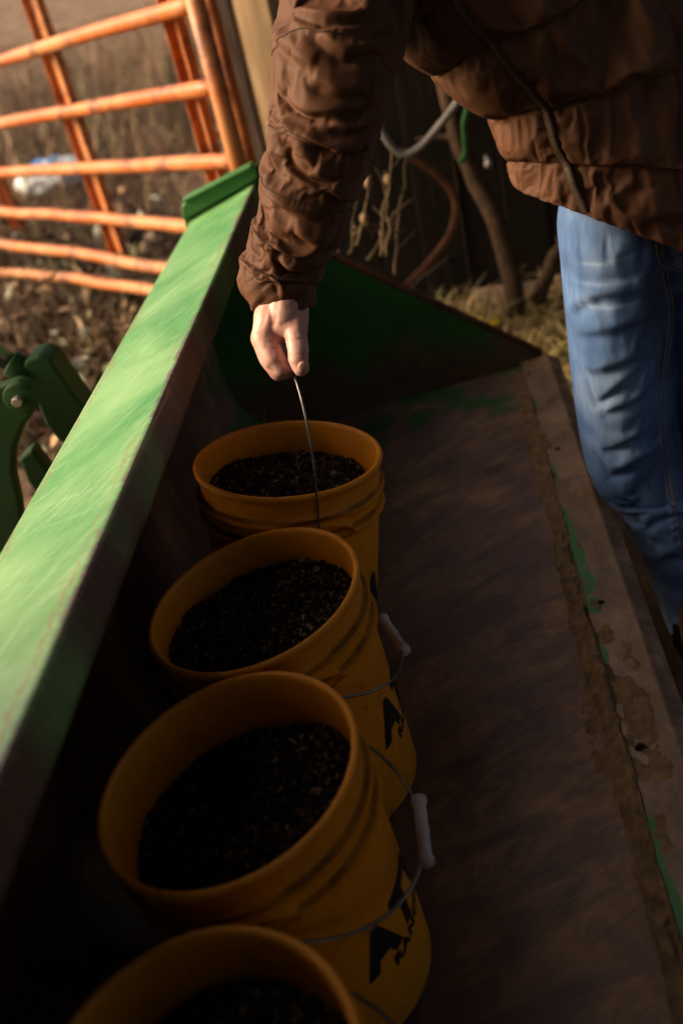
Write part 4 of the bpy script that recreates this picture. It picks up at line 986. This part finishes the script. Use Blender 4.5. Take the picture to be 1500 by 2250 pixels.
SL = [(at(808, -190, 1.36), .085), (at(775, -60, 1.315), .092), (at(742, 70, 1.29), .0905), (at(722, 195, 1.285), .0825), (at(702, 310, 1.308), .0760), (at(678, 405, 1.338), .0712), (at(650, 500, 1.378), .0655),
      (at(622, 572, 1.408), .0628), (at(613, 618, 1.420), .0628), (at(628, 652, 1.420), .0515), (at(630, 667, 1.423), .0458)]
FOLDS = [([(566, 400), (590, 432), (640, 462), (715, 478)], .014, 9, .009), ([(548, 512), (560, 534), (578, 546)], .010, 7, .006), ([(600, 550), (645, 556), (715, 540)], .012, 8, .007),
         ([(606, 574), (640, 592), (705, 590)], .013, 8, .008), ([(626, 346), (672, 374), (735, 398)], .013, 9, .009), ([(560, 440), (580, 448), (620, 448)], .004, 5, .003), ([(640, 498), (680, 520), (735, 520)], .009, 8, .006),
         ([(625, 296), (680, 322), (800, 322)], .011, 9, .008), ([(585, 172), (655, 226), (735, 236), (800, 230)], .011, 10, .008), ([(665, 158), (735, 193), (805, 202)], .012, 10, .009),
         ([(578, 262), (650, 292), (725, 312)], .009, 9, .008), ([(612, 306), (650, 335), (690, 356)], .010, 8, .007), ([(640, 20), (700, 40), (790, 34)], .009, 10, .006), ([(600, 90), (650, 130), (700, 140)], .008, 11, .007),
         ([(690, 80), (750, 120), (830, 120)], .010, 11, .008), ([(720, 420), (745, 438), (780, 436)], .008, 8, .005), ([(540, 590), (560, 612), (590, 622)], .004, 6, .003), ([(590, 610), (605, 625), (612, 645)], .004, 5, .003), ([(720, 270), (770, 276), (845, 262)], .009, 9, .006)]
s_me = sleeve([a for a, b in SL], [b for a, b in SL], 190, 136, 2.0, folds=FOLDS, seams=(1.15, 2.6, 4.0, 5.05, 6.3, 7.45))
link('sleeve', s_me, M['jacket'], person)
dl = han_l - elb_l
SL2 = [(sh_l + [-.11, .01, .03], .080), (sh_l + [.03, .0, -.03], .092), (sh_l * .5 + elb_l * .5, .086), (elb_l, .080), (elb_l + dl * .4, .070), (elb_l + dl * .8, .060), (elb_l + dl, .045)]
link('sleeve', sleeve([a for a, b in SL2], [b for a, b in SL2], 160, 120, 9.0, seams=(1.2, 2.2, 3.2, 4.2)), M['jacket'], person)

for k in range(1, 6):
    ii = np.argmin(np.abs(Ts - k), 0); cc_ = np.nonzero((uu < .5) | (uu > .99))[0]; THREADS.append(Pd[ii[cc_], cc_] + rad_[ii[cc_], cc_] * .0009)
m = MB()
for Q in THREADS:
    Q = Q.copy()
    for _ in range(2): Q[1:-1] = .25 * Q[:-2] + .5 * Q[1:-1] + .25 * Q[2:]
    L_ = np.concatenate([[0], np.cumsum(np.linalg.norm(np.diff(Q, axis=0), axis=1))]); l = 0
    while l < L_[-1] - .005:
        ss = np.array([l, l + .0040]); m.tube(np.stack([np.interp(ss, L_, Q[:, q]) for q in range(3)], 1), .0007, 4); l += .0056
st_o = link('stitching', m.mesh('stitching', False), M['zip_tape'], jo); st_o['kind'] = 'stuff'
# zip: tape and teeth following the jacket front
bvh = BVHTree.FromPolygons([Vector(p) for p in Pd.reshape(-1, 3)], [(i * NU + j, i * NU + j + 1, (i + 1) * NU + j + 1, (i + 1) * NU + j) for i in range(NT - 1) for j in range(8, 100)])
rws = np.arange(3, 145, 1); iz = (UZr[rws] * NU).astype(int); zp = Pd[rws, iz]
for _ in range(6): zp[1:-1] = .25 * zp[:-2] + .5 * zp[1:-1] + .25 * zp[2:]
zn = rad_[rws, iz]; ztan = np.gradient(zp, axis=0); ztan /= np.linalg.norm(ztan, axis=1)[:, None]; zs = np.cross(ztan, zn); zs /= np.linalg.norm(zs, axis=1)[:, None]
m = MB()
rows = [(-.0068, .0), (-.0068, .0045), (-.0045, .0062), (-.0022, .0052), (.0022, .0052), (.0045, .0062), (.0068, .0045), (.0068, .0)]
m.grid(np.stack([zp + zs * a + zn * b for a, b in rows], 1)); link('zip_tape', m.mesh('zip_tape'), M['zip_tape'], jo)
m = MB(); L_ = np.concatenate([[0], np.cumsum(np.linalg.norm(np.diff(zp, axis=0), axis=1))]); nt_ = int(L_[-1] / .0034)
for k in range(nt_):
    l = k * .0034; p = np.array([np.interp(l, L_, zp[:, q]) for q in range(3)]); i = min(int(np.interp(l, L_, np.arange(len(L_)))), len(zs) - 1)
    m.box(p + zn[i] * .0058, (.0062, .0019, .0022), np.array([zs[i], ztan[i], zn[i]]).T)
th_o = link('zip_teeth', m.mesh('zip_teeth', False), M['zip_teeth'], jo); th_o['kind'] = 'stuff'

# ---- jeans
jm = MB()
waist = pel + np.array([-.02, .0, .12])
jm.chain([hip_r + [.0, .01, .02], at(1356, 760, 1.70), knee_r, at(1462, 1150, 1.87), ank_r], [.0925, .090, .080, .066, .056])
jm.chain([hip_l + [.0, .01, .02], at(1356, 760, 1.70) + (hip_l - hip_r) * .5 + (knee_l - knee_r) * .5, knee_l, at(1462, 1150, 1.87) + (knee_l - knee_r), ank_l], [.094, .090, .080, .066, .056])
jm.chain([hip_r + [.012, .01, .03], hip_l + [-.02, .01, .03]], [.100, .100]); jm.chain([hip_r + [.02, .02, .10], hip_l + [-.03, .02, .10]], [.095, .095])
jm.chain([hip_r + [.02, .06, .0], hip_l + [-.02, .06, .0]], [.09, .09])
jme = remesh(jm, .0042, 4)
LG_ = [(hip_r + [.03, .02, .17], .0930), (hip_r + [.005, .012, .06], .0940), (at(1354, 690, 1.670), .0950), (at(1364, 850, 1.745), .0880), (knee_r, .0835), (at(1424, 1060, 1.84), .0745), (at(1466, 1160, 1.872), .0695), (at(1502, 1270, 1.90), .0640), (ank_r, .0590)]
lt = np.linspace(0, 8, 150); LC = catmull(np.array([a_ for a_, _ in LG_]), lt); LR = catmull(np.array([[r_] for _, r_ in LG_]), lt)[:, 0]
ltg = np.gradient(LC, axis=0); ltg /= np.linalg.norm(ltg, axis=1)[:, None]; lu = np.arange(128) / 128 * 2 * math.pi
la_ = np.array([1., 0, 0]) - ltg * ltg[:, :1]; la_ /= np.linalg.norm(la_, axis=1)[:, None]; lb_ = np.cross(ltg, la_)
LD = np.cos(lu)[None, :, None] * la_[:, None] + np.sin(lu)[None, :, None] * lb_[:, None]
LP = LC[:, None] + LD * LR[:, None, None]
lj_ = np.broadcast_to(lt[:, None], (150, 128)); LP = LP + LD * (.0035 * vnoise(np.cos(lu)[None] * 1.5 + lj_ * .4, np.sin(lu)[None] * 1.5, lj_ * 1.7) + .0012 * vnoise(np.cos(lu)[None] * 4, np.sin(lu)[None] * 4, lj_ * 5))[..., None]; 
c = get_co(jme); n_ = get_no(jme)
lx, ly, lz = c[:, 0], c[:, 1], c[:, 2]
w1 = fbm(lx * 5, ly * 5, lz * 5, 3)
JF = [([(1235, 690), (1290, 655), (1370, 640), (1475, 640)], .013, 9, .009), ([(1262, 722), (1360, 706), (1475, 665)], .008, 9, .007), ([(1275, 802), (1370, 778), (1470, 735)], .009, 9, .007),
      ([(1310, 862), (1380, 808), (1430, 768)], .007, 8, .005), ([(1330, 884), (1400, 856), (1465, 818)], .010, 9, .007), ([(1318, 968), (1385, 946), (1465, 905)], .009, 9, .007), ([(1340, 1026), (1395, 990), (1475, 948)], .013, 10, .010),
      ([(1400, 1092), (1440, 1066), (1485, 1050)], .008, 9, .006), ([(1420, 1160), (1450, 1140), (1490, 1130)], .007, 9, .005), ([(1440, 1240), (1470, 1225), (1495, 1225)], .008, 9, .006), ([(1330, 560), (1390, 566), (1450, 556)], .003, 6, .002), ([(1232, 602), (1330, 606), (1450, 600)], .003, 6, .002)]
seam_y = np.array([590, 640, 700, 800, 900, 1000, 1100, 1200]); seam_x = np.array([1458, 1466, 1470, 1460, 1450, 1457, 1473, 1488])
JP = [([(np.interp(y_, seam_y, seam_x) - 9, y_ + 4), (np.interp(y_, seam_y, seam_x) + 9, y_ - 4)], .0022, 4.0, .0016) for y_ in range(605, 1200, 17)]
JS = [([(float(a_) + o_, float(b_)) for a_, b_ in zip(seam_x, seam_y)], dp, 4.5, 0.) for o_, dp in ((0, -.0022), (-13, .0016), (13, .0016))]
cvl = (.9 * carve(LP.reshape(-1, 3), LD.reshape(-1, 3), JF)).reshape(150, 128)
LP = LP + LD * cvl[..., None] - ltg[:, None] * np.minimum(-np.maximum(cvl, 0), 0)[..., None] * .4
lpin = np.zeros((150, 128)); lpin += .04 + .30 * sstep(85, 118, np.arange(150))[:, None]; lpin[:20] = 1; lpin[-3:] = 1
LP = settle(LP, lpin, 'leg', 14, .045, 2.2, .8, grav=.3)
mbl = MB(); mbl.grid(LP, True); lm = refine(mbl.mesh('tmp'), 'leg'); lc_ = get_co(lm); ln_ = get_no(lm)
if (ln_ * (lc_ - LC[np.argmin(((lc_[:, None, ::3] - LC[None, ::6, ::3]) ** 2).sum(2), 1) * 6])).sum() < 0: ln_ = -ln_
set_co(lm, lc_ + ln_ * (carve(lc_, ln_, JP) + carve(lc_, ln_, JS))[:, None])
fl_ = np.abs(vnoise(lz * 22 + (lx - hip_r[0]) * 12 + w1 * 2.2, lx * 3, ly * 5)) ** .8
set_co(jme, c + n_ * (.005 * (fl_ - .35) * sstep(.72, .5, lz) + .003 * vnoise(lz * 9, lx * 6, ly * 6) - .016 * sstep(hip_r[0] + .095, hip_r[0] + .06, lx) * sstep(.99, .90, lz))[:, None])
bmj = bmesh.new(); bmj.from_mesh(jme); bmj.from_mesh(lm); jme2 = bpy.data.meshes.new('jeans'); bmj.to_mesh(jme2); bmj.free(); jme = jme2
jme.polygons.foreach_set('use_smooth', [True] * len(jme.polygons))
c = get_co(jme); n_ = get_no(jme); lx, ly, lz = c[:, 0], c[:, 1], c[:, 2]; w1 = fbm(lx * 5, ly * 5, lz * 5, 3); d = .006 * vnoise(lx * 14, ly * 14, lz * 34)
# washed-out thighs: paler along the front of each leg, darker towards the inseam and the shins; whisker lines at the hip
ax_leg = hip_r[0] + (c[:, 2] - hip_r[2]) * (knee_r[0] - hip_r[0]) / (knee_r[2] - hip_r[2])
fx = np.where(lx < (hip_r[0] + hip_l[0]) / 2, lx - ax_leg, lx - ax_leg - .2)
nf_ = np.clip(-n_[:, 1] * .8 - n_[:, 0] * .6, 0, 1)
fade = .48 * np.exp(-((fx + .03) / .085) ** 2) * sstep(-.1, .9, nf_) * (.30 + .70 * sstep(.16, .48, lz))
fade += .18 * np.exp(-((lz - .50) / .08) ** 2) + .12
for hz in (.775, .742, .70): fade += .30 * np.exp(-((lz - hz - .012 * w1) / .0035) ** 2) * sstep(-.0, -.05, ly - hip_r[1]) * sstep(.07, .02, np.abs(fx + .02))
fade += .16 * np.clip(d, -.006, .006) / .006
fa = jme.attributes.new('fade', 'FLOAT', 'POINT'); fa.data.foreach_set('value', np.clip(fade, 0, 1.1).astype(np.float32))
jeans = link('jeans', jme, M['denim'], person)
bj = BVHTree.FromPolygons([Vector(p) for p in get_co(jme)], [tuple(p.vertices) for p in jme.polygons])
def on_jeans(px, py):
    d_ = EX * (px - 750) / FPX + EY * (py - 1125) / FPX + EZ
    h = bj.ray_cast(Vector(CAM), Vector(_n(d_)))
    return (np.array(h[0]), np.array(h[1])) if h[0] is not None else None
def stitches(name, pts, dash=True, rad=.0010):
    m = MB(); S = catmull(np.array([(x, y, 0.) for x, y in pts]), np.linspace(0, len(pts) - 1, 40 * len(pts)))
    Q = [on_jeans(x, y) for x, y, _ in S]; Q = [p + n * .0003 for p, n in [q for q in Q if q]]
    if len(Q) < 3: return
    Q = np.array(Q); L_ = np.concatenate([[0], np.cumsum(np.linalg.norm(np.diff(Q, axis=0), axis=1))])
    l = 0
    while l < L_[-1] - .004:
        ss = np.linspace(l, l + .0034, 3); m.tube(np.stack([np.interp(ss, L_, Q[:, k]) for k in range(3)], 1), rad, 5); l += .0046
    o = link(name, m.mesh(name), M['thread'], jeans); return o
stitches('fly_stitching', [(1440, 515), (1441, 555), (1452, 582), (1475, 592), (1500, 580)])
stitches('fly_stitching', [(1452, 515), (1452, 548), (1460, 572), (1478, 580), (1500, 568)])
stitches('inseam_stitching', [(1462, 590), (1472, 640), (1478, 700), (1466, 800), (1455, 900), (1462, 1000), (1478, 1100), (1492, 1200)])
stitches('inseam_stitching', [(1452, 600), (1462, 645), (1467, 700), (1456, 800), (1445, 900), (1452, 1000), (1468, 1100)])
# boots
for a_ in (ank_r, ank_l):
    m = MB(); g_ = np.array([a_[0], a_[1], 0]); f_ = _n(np.array([-.25, -1, 0]))
    m.chain([g_ + [0, .02, .07], g_ + [0, .01, .05]], [.044, .046]); m.chain([g_ + [0, .03, .035], g_ + f_ * .07 + [0, 0, .04], g_ + f_ * .14 + [0, 0, .03]], [.040, .042, .034])
    bo = link('boot', remesh(m, .006, 2), M['boot_leather'], person)
    m = MB(); m.prism([g_ + np.array(v) for v in [(-.04, .07, -.012), (.04, .07, -.012), (.044, -.05, -.012), (.02, -.17, -.012), (-.06, -.17, -.012), (-.075, -.08, -.012)]], (0, 0, .022)); link('sole', m.mesh('sole', False), M['black_print'], bo)
